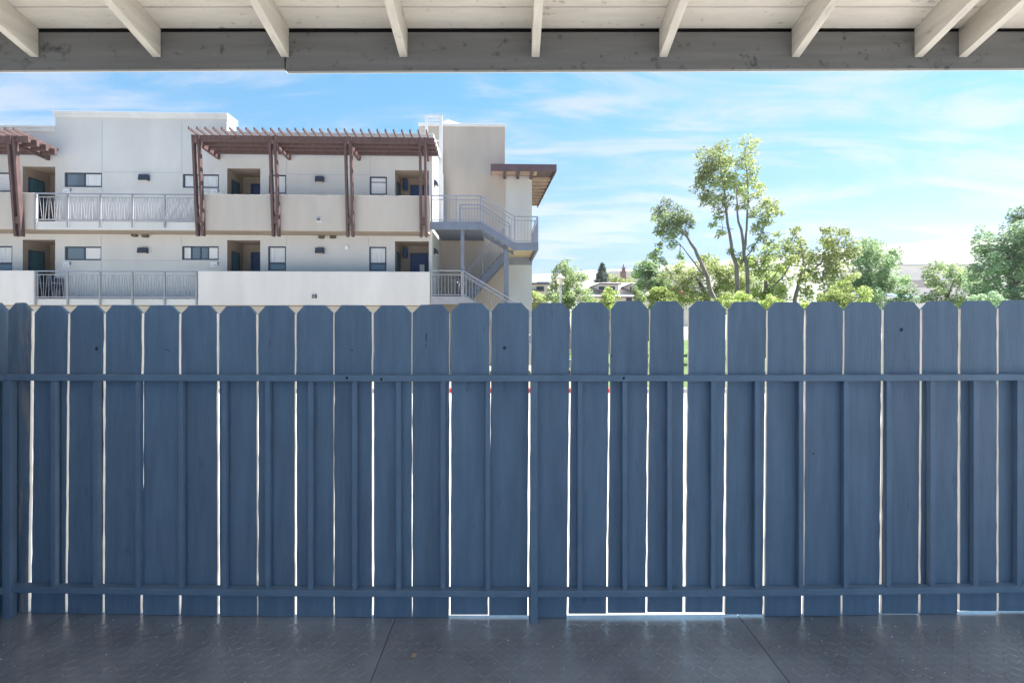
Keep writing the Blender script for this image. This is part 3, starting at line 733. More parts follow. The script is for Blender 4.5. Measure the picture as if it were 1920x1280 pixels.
st.part('landing_channel', MB().beam((ud - .04, Y1 + .042, zM - ch / 2), (ud - .04, LD, zM - ch / 2), .08, ch), M['steel_blue'])
st.part('landing_channel', MB().box(ul, ud, LD + .002, LD + .12, zM - ch * 1.5, zM), M['rail_grey'])
for k in range(8):
    y0 = Y1 + .05 + k * .40; st.part('deck_board', MB().box(ul, ud - .082, y0, y0 + .37, zM - .10 - (k % 2) * .012, zM - .03), M['wood_deck'], bevel=.004)
# second flight, behind, down to the lower landing
YF = 2.05
fa, fb = bu(947, YF), bu(868, YF); za, zb_ = zM, zL + .05
for yo in (0, 1.15):
    st.part('stringer', MB().prism([(fa, YF + yo, za), (fb, YF + yo, zb_), (fb, YF + yo, zb_ - .42), (fa, YF + yo, za - .42)], (0, .08, 0)), M['steel_blue'], bevel=.006)
for k in range(11):
    f_ = (k + .5) / 11; u = fa + (fb - fa) * f_; z = za + (zb_ - za) * f_
    st.part('tread', MB().box(u - .14, u + .14, YF + .082, YF + 1.148, z - .10, z - .05), M['rail_grey'])
# lower landing and the flight down to the ground
ue = bu(872, Y1)
st.part('landing_channel', MB().box(ua, ue, Y1 - .04, Y1 + .04, zL - .30, zL), M['rail_light'], bevel=.006)
st.part('landing_deck', MB().box(ua + .01, ue, Y1 + .042, WT - .01, zL - .12, zL - .02), M['steel_blue'])
ln = (zL) / .60
st.part('stringer', MB().prism([(ue + .002, Y1 - .04, zL), (ue + ln, Y1 - .04, 0), (ue + ln - .5, Y1 - .04, 0), (ue + .002, Y1 - .04, zL - .3)], (0, .08, 0)), M['rail_light'], bevel=.006)
st.part('stringer', MB().prism([(ue + .002, Y1 + 1.2, zL), (ue + ln, Y1 + 1.2, 0), (ue + ln - .5, Y1 + 1.2, 0), (ue + .002, Y1 + 1.2, zL - .3)], (0, .08, 0)), M['rail_light'], bevel=.006)
for k in range(15):
    f_ = (k + .5) / 15.5; u = ue + ln * f_; z = zL * (1 - f_)
    st.part('tread', MB().box(u - .15, u + .14, Y1 + .042, Y1 + 1.198, z - .09, z - .04), M['rail_grey'])
# columns
for px, wd, yv, pt, m in ((867.3, .13, .22, 431, M['steel_blue']), (949.2, .19, .50, 467, M['steel_blue'])):
    u = bu(px, yv); st.part('column', MB().box(u - wd / 2, u + wd / 2, yv - wd / 2, yv + wd / 2, 0, bz(pt, yv, px)), m, bevel=.008)
# railings
rails([(ua + .05, Y1, zU), (bu(855.5, Y1), Y1, zU), (bu(901, Y1), Y1, zU), (bu(965, Y1), Y1, zM), (ud - .03, Y1, zM)], 1.0, .06)
rails([(bu(863, 1.35), 1.35, zU), (bu(902, 1.35), 1.35, zU), (bu(956, 1.35), 1.35, zM)], .98, .06)
rails([(ud - .03, Y1 + .02, zM), (ud - .03, LD, zM)], 1.0, .06)
rails([(bu(945, YF), YF + .04, zM), (bu(905, YF), YF + .04, zM + (zb_ - zM) * .51), (bu(870, YF), YF + .04, zb_ + .05)], .95, .10)
rails([(ua + .05, Y1, zL), (bu(865.5, Y1), Y1, zL)], .98, .06, M['rail_light'], rod)
rails([(bu(865.5, Y1) + .06, Y1, zL), (ue + ln - .1, Y1, .05)], .98, .08, M['rail_light'], rod, .12)
rails([(bu(865.5, Y1) + .06, Y1 + 1.2, zL), (ue + ln - .1, Y1 + 1.2, .05)], .98, .08, M['rail_light'], rod, .24)
bpy.context.view_layer.update()
st.done()

# roof ladder against the side wall
ld = Thing('roof_ladder', 'white cage-topped roof ladder at the corner by the tan stair tower', 'ladder', frame=BF)
yl = WT - .35; l0, l1 = bu(799.5, yl), bu(826.5, yl)
ld.part('stile', MB().box(l0 - .06, l0 + .06, yl - .04, yl + .04, bz(366, yl, 820), bz(217, yl, 820)), M['ladder'])
ld.part('stile', MB().box(l1 - .07, l1 + .07, yl - .04, yl + .04, bz(366, yl, 820), bz(217, yl, 820)), M['ladder'])
ld.part('top_bar', MB().box(l0 + .061, l1 - .071, yl - .035, yl + .035, bz(219, yl, 820), bz(216.5, yl, 820)), M['ladder'])
for py in (225.5, 264, 284.5, 291):
    ld.part('rung', MB().box(l0 + .061, l1 - .071, yl - .03, yl + .03, bz(py + 1, yl, 820), bz(py - 1, yl, 820)), M['ladder'])
ld.part('guard_panel', MB().box(l1 - .35, l1 + .12, yl - .065, yl - .0415, bz(430, yl, 820), bz(327, yl, 820)), M['ladder'])
ld.done()

# ------------------------------------------------------------------ fixtures on the walls
def wbox(px0, py0, px1, py1, wf, d, name, m, label, cat, group=None, slope=0.0):
    m_ = (px0 + px1) / 2; u0, u1 = bu(px0, wf), bu(px1, wf); z0, z1 = bz(py1, wf, m_), bz(py0, wf, m_)
    t = Thing(name, label, cat, group, BF)
    t.part('housing', MB().prism([(u0, wf - .002, z0), (u0, wf - d, z0 + slope), (u0, wf - d * .8, z1), (u0, wf - .002, z1)], (u1 - u0, 0, 0)), m, bevel=.008)
    return t, u0, u1, z0, z1
for (a, b, c, d, lb) in ((264, 328.5, 281, 339.5, 'dark box wall lamp on the upper storey, right of the 337 window'),
                         (262, 465, 278.7, 475, 'dark box wall lamp on the lower storey, right of the 237 sign'),
                         (593, 332, 608.2, 342.5, 'dark box wall lamp on the upper storey, under the long pergola'),
                         (593, 465.2, 608.6, 475.6, 'dark box wall lamp on the lower storey, left of a white box')):
    t, u0, u1, z0, z1 = wbox(a, b, c, d, WW, .16, 'wall_lamp', M['lamp_dark'], lb, 'wall lamp', 'dark box wall lamps')
    t.part('lens', MB().box(u0 + .03, u1 - .03, WW - .12, WW - .03, z0 - .012, z0 - .001), M['lampglass']); t.done()
gu, gz0, gz1 = uR, bz(348.5, 1.8, 815), bz(338.5, 1.8, 815)
for py0, py1, lb in ((338.5, 348.5, 'dark half-round lamp on the sunlit end wall by the ladder'), (466, 476.5, 'dark half-round lamp on the end wall below the upper stair landing')):
    z0, z1 = bz(py1, 1.6, 815), bz(py0, 1.6, 815)
    t = Thing('wall_lamp', lb, 'wall lamp', None, BF)
    t.part('housing', MB().prism([(uR + .002, 1.45, z0), (uR + .18, 1.45, z0), (uR + .15, 1.45, z0 + (z1 - z0) * .6), (uR + .06, 1.45, z1), (uR + .002, 1.45, z1)], (0, .3, 0)), M['lamp_dark'], bevel=.01)
    t.part('lens', MB().box(uR + .03, uR + .14, 1.5, 1.7, z0 - .012, z0 - .001), M['lampglass']); t.done()
for fl, lb in ((F3, 'dark round entry lamp in the recess beside the upper right door'), (F2, 'dark round entry lamp in the recess beside the lower right door')):
    u = alc[4][0] + .22; t = Thing('entry_lamp', lb, 'wall lamp', None, BF)
    t.part('housing', MB().lathe((u, AB - .12, fl + 1.85), [(.095, 0), (.10, .02), (.10, .44), (.09, .46)], 14), M['door'])
    t.part('bracket', MB().box(u - .04, u + .04, AB - .03, AB - .003, fl + 1.95, fl + 2.2), M['lamp_dark']); t.done()
for (a, b, c, d, lb) in ((250, 437.5, 259, 444, 'small brown vent hood under the slab, left one above the 237 lamp'), (269.5, 437.8, 280, 445.2, 'small brown vent hood under the slab, right one above the 237 lamp'),
                         (599, 440, 608.6, 447.2, 'small brown vent hood, left one above the lower lamp left of the white box'), (620, 440, 630.3, 447, 'small brown vent hood, right one near the white box on the lower wall')):
    t, u0, u1, z0, z1 = wbox(a, b, c, d, WW, .14, 'vent_hood', M['bronze'], lb, 'vent', 'brown vent hoods under the walkway slab')
    t.part('flap', MB().box(u0 + .02, u1 - .02, WW - .11, WW - .02, z0 - .01, z0 - .001), M['hole']); t.done()
t, u0, u1, z0, z1 = wbox(647, 460.5, 653.6, 467.6, WW, .06, 'junction_box', M['white_plastic'], 'small white junction box on the lower storey wall right of the box lamp', 'junction box')
t.part('cover', MB().box(u0 + .03, u1 - .03, WW - .068, WW - .0605, z0 + .03, z1 - .03), M['sign']); t.done()
for (a, b, c, d, m, lb) in ((593, 408.5, 603.5, 416, M['white_plastic'], 'pale louvred vent set in the upper tan parapet'), (585.5, 552, 594.2, 559, M['lamp_dark'], 'dark louvred vent set in the lower pale parapet')):
    t, u0, u1, z0, z1 = wbox(a, b, c, d, 0, .05, 'parapet_vent', m, lb, 'vent')
    for k in range(3):
        zk = z0 + (z1 - z0) * (.18 + .26 * k); t.part('louvre', MB().box(u0 + .025, u1 - .025, -.062, -.0505, zk, zk + .022), M['lamp_dark'] if m is M['white_plastic'] else M['rail_grey'])
    t.done()
def sign(px0, py0, px1, py1, txt, label):
    m_ = (px0 + px1) / 2; u0, u1 = bu(px0, WW), bu(px1, WW); z0, z1 = bz(py1, WW, m_), bz(py0, WW, m_)
    t = Thing('unit_sign', label, 'sign', 'white unit number signs', BF)
    t.part('plate', MB().box(u0, u1 - .05, WW - .016, WW - .002, z0, z1), M['sign'])
    cu = bpy.data.curves.new('numerals', 'FONT'); cu.body = txt; cu.size = (z1 - z0) * .85; cu.align_x = 'CENTER'; cu.align_y = 'CENTER'
    tmp = bpy.data.objects.new('numerals', cu); COL.objects.link(tmp)
    dg = bpy.context.evaluated_depsgraph_get(); me = bpy.data.meshes.new_from_object(tmp.evaluated_get(dg))
    bpy.data.objects.remove(tmp); me.materials.clear(); me.materials.append(M['ink'])
    for v in me.vertices: v.co = Vector(((u0 + u1 - .05) / 2 + v.co.x, WW - .0175, (z0 + z1) / 2 - .02 + v.co.y))
    t.part('numerals', me, None)
    t.part('bell_button', MB().box(u1 - .03, u1 + .01, WW - .03, WW - .002, z1 - .10, z1 + .03), M['ink']); t.done()
sign(119.5, 354.5, 133.5, 362, '337', 'white unit sign reading 337 under the upper slider window')
sign(119, 492, 132.8, 500, '237', 'white unit sign reading 237 under the lower slider window')
sign(396, 355.5, 410, 362.6, '336', 'white unit sign reading 336 beside the first long pergola post')
sign(395, 492, 409.5, 500.3, '236', 'white unit sign reading 236 left of the lower middle entry')
# chairs and a bicycle left on the walkways
def chair(px, fl, label, m, dy=.9):
    u = bu(px, WW - .25); y = WW - .35 if dy is None else dy
    t = Thing('patio_chair', label, 'chair', 'chairs left on the walkways', BF)
    t.part('seat', MB().box(u - .24, u + .24, y - .24, y + .22, fl + .42, fl + .46), m, bevel=.01)
    t.part('backrest', MB().box(u - .24, u + .24, y + .19, y + .23, fl + .48, fl + .88), m, bevel=.01)
    for sx in (-1, 1):
        for sy in (-1, 1): t.part('leg', MB().box(u + sx * .21 - .02, u + sx * .21 + .02, y + sy * .2 - .02, y + sy * .2 + .02, fl, fl + .419), m)
        t.part('armrest', MB().box(u + sx * .25 - .025, u + sx * .25 + .025, y - .22, y + .18, fl + .64, fl + .67), M['rail_light'])
    t.done()
chair(80, F2, 'dark patio chair behind the lower railing at its left end', M['frame'], 1.5)
chair(98, F2, 'dark patio chair at the edge of the lower left entry', M['lamp_dark'], .75)
chair(86, F3, 'dark patio chair behind the upper railing at its left end', M['frame'], 1.5)
bk = Thing('bicycle', 'dark bicycle parked on the lower stair landing behind the railing', 'bicycle', frame=BF)
ub0 = bu(858.5, .9); y = 1.3
def ring(c, r, tr, n=20):
    mb = MB(); pts = [(c[0], c[1] + r * cos(2 * pi * k / n), c[2] + r * sin(2 * pi * k / n)) for k in range(n + 1)]
    return mb.tube(pts, [tr] * (n + 1), 5)
for s_ in (-.5, .5): bk.part('wheel', ring((ub0, y + s_, zL + .34), .31, .02), M['lamp_dark'])
fr = MB()
A_, B_, C_, D_, G_ = [(ub0, y + a, zL + b) for a, b in ((.5, .34), (.05, .3), (.18, .78), (-.36, .75), (-.5, .34))]
for p, q in ((A_, B_), (A_, C_), (B_, C_), (B_, D_), (C_, D_), (D_, G_)): fr.tube([p, q], [.018, .018], 5)
bk.part('frame', fr, M['lamp_dark'])
bk.part('saddle', MB().box(ub0 - .07, ub0 + .07, y + .06, y + .32, zL + .84, zL + .89).tube([(ub0, y + .19, zL + .77), (ub0, y + .19, zL + .845)], [.013, .013], 5), M['hole'])
hb = MB().tube([(ub0, y - .36, zL + .74), (ub0, y - .33, zL + .80)], [.014, .014], 5).tube([(ub0 - .26, y - .33, zL + .80), (ub0 + .20, y - .33, zL + .80)], [.018, .018], 5)
bk.part('handlebar', hb, M['lamp_dark']); bk.done()

# ------------------------------------------------------------------ far buildings
def house(Y, label, x_px0, x_px1, ridge_py, eave_py, dormers, depth=9, roof_m=M['house_roof']):
    t = Thing('house', label, 'house')
    a, b = W(x_px0, eave_py, Y), W(x_px1, eave_py, Y); zr_ = W(0, ridge_py, Y + depth / 2).z
    t.part('wall', MB().box(a.x + .3, b.x - .3, Y + .6, Y + depth - .6, GZ, a.z - .05), M['house_wall'])
    t.part('roof', MB().add([(a.x, Y, a.z), (b.x, Y, a.z), (b.x, Y + depth / 2, zr_), (a.x, Y + depth / 2, zr_), (a.x, Y + depth, a.z), (b.x, Y + depth, a.z)],
                            [(0, 1, 2, 3), (3, 2, 5, 4), (0, 3, 4), (1, 5, 2), (0, 4, 5, 1)]), roof_m)
    t.part('eave_board', MB().box(a.x, b.x, Y - .08, Y - .003, a.z - .22, a.z - .002), M['house_trim'])
    for (px0, px1, pyt, pyb, windows) in dormers:
        Yd = Y + .9; c, d = W(px0, pyb, Yd), W(px1, pyt, Yd); lp = W(px0 - 17, (pyt + pyb) / 2 + .3, Yd)
        dm = t.part('dormer', MB().prism([(c.x, Yd, c.z), (d.x, Yd, c.z), (d.x, Yd, d.z), (c.x, Yd, d.z), (lp.x, Yd, lp.z)], (0, 2.6, 0)), M['house_wall'])
        fr = MB()
        for p, q in (((lp.x - .15, lp.z), (c.x, d.z + .12)), ((c.x, d.z + .12), (d.x + .4, d.z + .06)), ((lp.x - .15, lp.z), (c.x, c.z - .1)), ((c.x, c.z - .1), (d.x - 1.0, c.z - .1))):
            fr.beam((p[0], Yd - .18, p[1]), (q[0], Yd - .18, q[1]), .34, .22)
        t.sub(dm, 'dormer_trim', fr, M['house_trim'])
        for wx0, wx1, wy0, wy1 in windows:
            e, g = W(wx0, wy1, Yd), W(wx1, wy0, Yd)
            t.sub(dm, 'window', MB().box(e.x, g.x, Yd - .05, Yd - .003, e.z, g.z), M['frame'])
    for k in range(3):
        e = W(x_px1 - 52 + k * 22, 560.5, Y + .55); t.part('window', MB().box(e.x, e.x + .9, Y + .55, Y + .597, e.z - .3, e.z + .25), M['frame'])
    t.done()
house(70, 'pale house with two wide dormers in its roof, far right of the stair tower', 1092, 1226, 530, 555.5,
      [(1123, 1160, 533.5, 544.8, ((1122.8, 1134, 537, 543.3), (1142.3, 1153, 537.3, 543.3))), (1182.5, 1216, 534, 545, ((1181, 1191, 537.5, 543.3), (1198, 1208, 537.5, 543.3)))])
t = Thing('house', 'pale house with one clerestory window, close beside the white stair wall', 'house')
Y = 62
a, b = W(985, 533, Y), W(1027, 545, Y)
t.part('wall', MB().box(a.x, b.x, Y, Y + 8, GZ, a.z - .05), M['house_wall'])
t.part('roof', MB().box(a.x, b.x + .3, Y - .6, Y + 8.3, a.z - .04, a.z + .16), M['house_trim'])
t.part('roof_monitor', MB().box(W(1007, 0, Y + 2).x, W(1030, 0, Y + 2).x, Y + 2, Y + 6, a.z + .161, a.z + .5), M['far_blue'])
e, g = W(1006, 543.7, Y), W(1019.8, 537, Y); wf = t.part('window', MB().box(e.x, g.x, Y - .06, Y - .003, e.z, g.z), M['frame'])
t.part('band', MB().box(a.x, W(1020, 0, Y).x, Y - .3, Y - .002, b.z - .1, b.z + .12), M['house_trim']); t.done()
# low white hall behind, brown tower, long building
t = Thing('warehouse', 'long low white warehouse roof behind the conifer', 'warehouse'); Y = 150
a, b = W(1146, 514, Y), W(1320, 514, Y)
t.part('wall', MB().box(a.x, b.x, Y, Y + 30, GZ, a.z), M['house_wall']); t.part('roof', MB().box(a.x - .5, b.x + .5, Y - .5, Y + 30.5, a.z + .002, a.z + .9), M['cornice']); t.done()
t = Thing('tower', 'slim brown tower with a planted top between the conifer and the trees', 'tower'); Y = 112
a, b = W(1165, 508, Y), W(1174, 508, Y); cx = (a.x + b.x) / 2
t.part('shaft', MB().box(a.x, b.x, Y, Y + 1.3, GZ, a.z), M['brick'])
t.part('upper_stage', MB().box(a.x + .35, b.x - .15, Y + .2, Y + 1.1, a.z + .002, a.z + .9), M['brick'])
t.part('finial', MB().lathe((cx + .1, Y + .6, a.z + .901), [(.12, 0), (.3, .3), (.12, .45), (.22, .6), (.05, .9), (.01, 1.1)], 8), M['brick']); t.done()
t = Thing('office_building', 'long flat-roofed pinkish building under the hill at the right', 'building'); Y = 130
a, b = W(1655, 499, Y), W(1850, 494, Y)
t.part('wall', MB().box(a.x, b.x, Y, Y + 25, GZ, a.z), M['far_wall'])
t.part('roof_edge', MB().box(a.x - .3, b.x + .3, Y - .35, Y + 25.2, a.z + .002, a.z + .55), M['cornice'])
t.part('window_band', MB().box(W(1700, 0, Y).x, b.x - .5, Y - .05, Y - .003, W(0, 539, Y).z, W(0, 525, Y).z), M['far_band'])
for px0, px1, h in ((1679, 1700, .75), (1704, 1712, .6), (1722, 1730, .5), (1752, 1758, .95), (1761, 1776, .8)):
    t.part('rooftop_unit', MB().box(W(px0, 0, Y + 6).x, W(px1, 0, Y + 6).x, Y + 6, Y + 9, a.z + .552, a.z + .55 + h), M['white_plastic'] if h > .7 else M['far_band'])
t.done()
t = Thing('carport', 'pale blue carport roof between two trees at the right', 'carport'); Y = 75
a, b = W(1700, 548, Y), W(1742, 566, Y)
t.part('roof', MB().prism([(a.x, Y, b.z + .6), (b.x, Y, b.z + .6), (b.x, Y + 6, a.z), (a.x, Y + 6, a.z)], (0, 0, .15)), M['far_blue'])
for x in (a.x + .2, b.x - .2):
    for y_ in (Y + .2, Y + 5.6): t.part('post', MB().box(x - .08, x + .08, y_ - .08, y_ + .08, GZ, b.z + .6 + (a.z - b.z - .6) * (y_ - Y) / 6), M['post_grey'])
t.done()

# street lamp
t = Thing('street_lamp', 'grey street lamp with a lantern head in front of the bushy tree', 'street lamp'); Y = 24
p = W(1050.5, 533, Y)
t.part('post', MB().lathe((p.x, Y, GZ), [(.13, 0), (.13, .5), (.06, .6), (.05, p.z - GZ - .02), (.09, p.z - GZ)], 12), M['post_grey'])
t.part('lantern', MB().lathe((p.x, Y, p.z + .001), [(.09, 0), (.16, .04), (.20, .28), (.21, .30)], 12), M['lampglass'])
t.part('cap', MB().lathe((p.x, Y, p.z + .302), [(.27, 0), (.25, .05), (.17, .11), (.11, .15), (.05, .21), (.02, .25)], 14), M['post_grey']); t.done()

# ------------------------------------------------------------------ trees
def leaves(mb, c, r, n, size, rn, flat=.8, droop=0):
    for _ in range(n):
        while True:
            x, y, z = rn.uniform(-1, 1), rn.uniform(-1, 1), rn.uniform(-1, 1)
            d2 = x * x + y * y + z * z
            if d2 <= 1 and d2 > rn.random() * .55: break
        p = Vector((c[0] + x * r, c[1] + y * r, c[2] + z * r * flat))
        s = size * rn.uniform(.6, 1.3)
        a = Vector((rn.gauss(0, 1), rn.gauss(0, 1), rn.gauss(0, .6) - droop)).normalized()
        b = a.cross(Vector((rn.gauss(0, 1), rn.gauss(0, 1), rn.gauss(0, 1)))).normalized()
        o = len(mb.v)
        mb.v += [tuple(p - a * s * .5), tuple(p + b * s * .28), tuple(p + a * s * .5), tuple(p - b * s * .28)]
        mb.f.append((o, o + 1, o + 2, o + 3)); mb.mi.append(0)
LS = .75
def tree(name, label, Y, clumps, limbs, leaf_m, density=1.0, size=.17, seed=1, group=None, cat='tree', sub=7, spread=.85, limb_w=1.0, gain=1.3):
    """clumps: (px, py, radius px) foliage masses; limbs: lists of (px, py, radius m) from the ground up"""
    rn = random.Random(seed); t = Thing(name, label, cat, group); s = F / Y; size *= LS
    tk = MB()
    ends = []
    for lb in limbs:
        pts, rad = [], []
        dy = rn.uniform(-.6, .6)
        for i, (px, py, r) in enumerate(lb):
            q = W(px, py, Y); q.y += dy * i / max(1, len(lb) - 1)
            if py >= 999: q = W(px, 600, Y); q.z = GZ
            pts.append(q); rad.append(r * limb_w)
        P2, R2 = [], []
        for i in range(len(pts) - 1):
            for k in range(3):
                f_ = k / 3; q = pts[i].lerp(pts[i + 1], f_)
                if k: q = q + Vector((rn.uniform(-1, 1), rn.uniform(-1, 1), 0)) * rad[i] * .6
                P2.append(q); R2.append(rad[i] + (rad[i + 1] - rad[i]) * f_)
        P2.append(pts[-1]); R2.append(rad[-1]); tk.tube(P2, R2, 6); ends.append(pts)
    cr = MB(); allp = [p for e in ends for p in e]
    for (px, py, rp) in clumps:
        r = rp * gain / s; c = W(px, py, Y); c.y += rn.uniform(-1, 1) * r * .9
        near = min(allp, key=lambda p: (p - c).length)
        tk.tube([near, near.lerp(c, .55) + Vector((0, 0, -.08 * r)), c], [.022 * limb_w, .015 * limb_w, .006], 4)
        for k in range(sub):
            v = Vector((rn.gauss(0, 1), rn.gauss(0, 1), rn.gauss(0, .8))); v = v.normalized() * r * spread * rn.uniform(.5, 1.25)
            rr_ = r * rn.uniform(.38, .72)
            n = int(density * 95 * (rr_ / .35) ** 2 * (.17 / size) ** 2) + 6
            leaves(cr, c + v, rr_, n, size, rn)
            tk.tube([c, c + v * .9], [.008, .003], 3)
    t.part('trunk', tk, M['bark'], smooth=True); t.part('crown', cr, leaf_m); return t.done()
# tall sparse tree with three stems
tree('tall_tree', 'tall sparse tree with bare forked stems rising above all the others', 22,
     [(1352, 275, 17), (1330, 296, 22), (1352, 305, 24), (1340, 330, 24), (1362, 335, 22), (1322, 350, 20), (1345, 362, 20), (1368, 300, 16), (1320, 315, 14), (1372, 345, 12), (1385, 305, 10),
      (1357, 386, 14), (1330, 374, 14), (1398, 272, 14), (1408, 290, 15), (1400, 312, 15), (1412, 330, 12), (1396, 345, 14), (1405, 365, 15), (1390, 390, 10), (1420, 350, 12),
      (1432, 380, 15), (1442, 395, 15), (1453, 385, 12), (1428, 410, 15), (1445, 415, 11), (1418, 430, 11), (1410, 400, 12), (1352, 405, 9), (1370, 375, 10), (1425, 360, 9), (1318, 335, 9), (1455, 440, 8), (1450, 460, 8), (1440, 455, 8), (1352, 440, 9), (1366, 470, 7), (1412, 462, 8), (1426, 448, 9), (1384, 486, 9), (1404, 488, 10), (1340, 420, 8), (1372, 330, 12), (1388, 360, 9), (1460, 400, 8)],
     [[(1384, 999, .15), (1382, 520, .12), (1372, 455, .085), (1364, 400, .065), (1358, 340, .04), (1350, 290, .02)],
      [(1402, 999, .13), (1399, 500, .10), (1388, 445, .075), (1377, 405, .05), (1374, 350, .02)],
      [(1396, 470, .07), (1401, 430, .055), (1405, 380, .045), (1404, 320, .03), (1400, 275, .015)],
      [(1388, 495, .04), (1412, 465, .035), (1430, 435, .025), (1440, 400, .015)], [(1375, 430, .02), (1352, 428, .014), (1345, 415, .01)]],
     M['leaf_yellow'], .40, .15, 5, sub=8, spread=.85, gain=1.08, limb_w=.85)
tree('leaning_tree', 'tree leaning left with a clump of leaves at the end of its slanting trunk', 21,
     [(1247, 380, 13), (1242, 395, 16), (1258, 402, 15), (1275, 408, 14), (1232, 418, 14), (1252, 422, 18), (1270, 425, 15), (1288, 415, 10), (1243, 438, 13), (1262, 445, 12), (1282, 440, 8), (1235, 460, 7), (1262, 460, 8), (1228, 480, 10), (1240, 490, 9), (1275, 480, 8), (1295, 418, 8)],
     [[(1345, 999, .17), (1338, 560, .14), (1325, 520, .11), (1305, 480, .085), (1285, 445, .06), (1268, 425, .035), (1255, 400, .015)],
      [(1320, 515, .05), (1300, 488, .035), (1278, 458, .02)], [(1330, 540, .04), (1295, 540, .03), (1262, 530, .02), (1248, 510, .012)]],
     M['leaf_mid'], .5, .15, 8, sub=8, spread=.85, gain=1.08, limb_w=.85)
tree('forked_tree', 'lacy yellow-green tree with a pale forking trunk right of the tall tree', 18,
     [(1495, 450, 16), (1480, 470, 18), (1505, 475, 18), (1468, 490, 15), (1555, 445, 17), (1575, 455, 20), (1590, 470, 16), (1560, 475, 20), (1545, 490, 18), (1580, 495, 18), (1530, 480, 14), (1510, 505, 16), (1560, 515, 18), (1535, 525, 16), (1490, 520, 16), (1468, 530, 16), (1590, 520, 14), (1520, 550, 18), (1465, 560, 16), (1560, 550, 18), (1490, 430, 9), (1552, 430, 9), (1583, 435, 9)],
     [[(1488, 999, .11), (1490, 562, .085), (1497, 530, .07), (1520, 510, .05), (1545, 485, .03), (1565, 460, .012)],
      [(1497, 530, .05), (1505, 495, .04), (1497, 455, .015)], [(1510, 522, .03), (1535, 510, .025), (1562, 480, .01)],
      [(1445, 540, .05), (1470, 520, .04), (1492, 490, .03), (1498, 465, .012)], [(1442, 530, .03), (1460, 510, .02), (1470, 485, .01)]],
     M['leaf_yellow'], .5, .14, 12, sub=8, spread=.85, gain=1.08, limb_w=.85)
tree('round_tree', 'dense dark green tree left of the long pinkish building', 34,
     [(1620, 465, 15), (1640, 463, 13), (1630, 485, 18), (1612, 495, 16), (1655, 480, 13), (1662, 492, 11), (1648, 505, 17), (1625, 515, 18), (1660, 520, 17), (1600, 530, 17), (1640, 540, 22), (1675, 540, 19), (1690, 525, 12), (1700, 545, 14), (1615, 555, 20), (1660, 562, 20), (1695, 565, 15), (1590, 555, 15)],
     [[(1640, 999, .25), (1640, 560, .2), (1638, 520, .13), (1635, 480, .05)]], M['leaf_dark'], .65, .2, 15)
tree('garden_tree', 'small yellow-green tree in front of the long pinkish building', 30,
     [(1750, 505, 11), (1745, 520, 14), (1782, 500, 9), (1785, 515, 12), (1800, 520, 14), (1765, 530, 13), (1790, 540, 16), (1815, 535, 13), (1750, 550, 14), (1775, 558, 15), (1805, 562, 16), (1740, 560, 12), (1822, 552, 12)],
     [[(1780, 999, .14), (1778, 560, .11), (1765, 530, .06), (1750, 510, .03)], [(1778, 555, .07), (1785, 520, .03)]], M['leaf_mid'], .55, .18, 19)
tree('corner_tree', 'big blue-green tree filling the right edge of the photo', 24,
     [(1915, 400, 14), (1928, 415, 18), (1905, 408, 9), (1860, 440, 13), (1882, 435, 16), (1905, 440, 18), (1845, 462, 13), (1870, 462, 19), (1895, 465, 20), (1920, 460, 20), (1850, 490, 15), (1875, 492, 20), (1905, 495, 22), (1838, 505, 12), (1860, 520, 18), (1890, 525, 22), (1920, 525, 22), (1845, 545, 15), (1875, 555, 20), (1910, 560, 22), (1940, 490, 25), (1945, 440, 22), (1960, 530, 28), (1950, 560, 25), (1840, 480, 9)],
     [[(1915, 999, .24), (1912, 560, .2), (1905, 510, .14), (1900, 450, .06)], [(1910, 530, .1), (1875, 480, .05)]], M['leaf_blue'], .65, .16, 23)
tree('lamp_tree', 'bushy light green tree right behind the street lamp', 33,
     [(1050, 503, 10), (1062, 500, 10), (1045, 510, 9), (1060, 515, 13), (1075, 512, 10), (1050, 530, 13), (1070, 530, 15), (1088, 522, 10), (1035, 545, 10), (1055, 548, 15), (1078, 548, 16), (1098, 540, 11), (1030, 560, 12), (1050, 565, 15), (1075, 568, 17), (1098, 562, 14), (1110, 570, 10), (1092, 580, 16), (1045, 582, 16)],
     [[(1065, 999, .2), (1065, 560, .16), (1062, 520, .06)]], M['leaf_mid'], .6, .2, 27)
tree('distant_tree', 'dark tree mass at the left of the leaning tree', 45,
     [(1198, 505, 9), (1210, 498, 10), (1222, 492, 10), (1215, 512, 13), (1200, 520, 11), (1232, 510, 12), (1240, 525, 14), (1222, 530, 14), (1205, 535, 9), (1245, 545, 14), (1228, 480, 6), (1232, 470, 5)],
     [[(1220, 999, .3), (1220, 530, .2), (1222, 500, .08)]], M['leaf_dark'], 1.0, .28, 31)
tree('leafy_tree', 'broad soft green tree around the foot of the leaning trunk', 27,
     [(1285, 500, 14), (1300, 515, 16), (1265, 515, 15), (1275, 535, 17), (1305, 540, 18), (1325, 505, 13), (1345, 500, 13), (1340, 525, 17), (1360, 515, 16), (1365, 540, 20), (1325, 560, 18), (1290, 562, 17), (1355, 565, 19), (1255, 545, 13), (1380, 500, 12), (1385, 525, 18), (1405, 540, 18), (1390, 560, 20), (1318, 485, 8)],
     [[(1325, 999, .2), (1325, 560, .16), (1310, 525, .08)], [(1325, 560, .1), (1370, 525, .05)]], M['leaf_yellow'], .55, .18, 35)
tree('spreading_tree', 'bright green spreading tree between the tall stems and the forked tree', 25,
     [(1425, 485, 13), (1440, 478, 12), (1420, 505, 15), (1440, 500, 14), (1430, 525, 17), (1415, 550, 18), (1445, 545, 18), (1435, 565, 18), (1460, 505, 10), (1408, 490, 9)],
     [[(1430, 999, .17), (1430, 560, .13), (1430, 510, .05)]], M['leaf_lime'], .6, .18, 39)
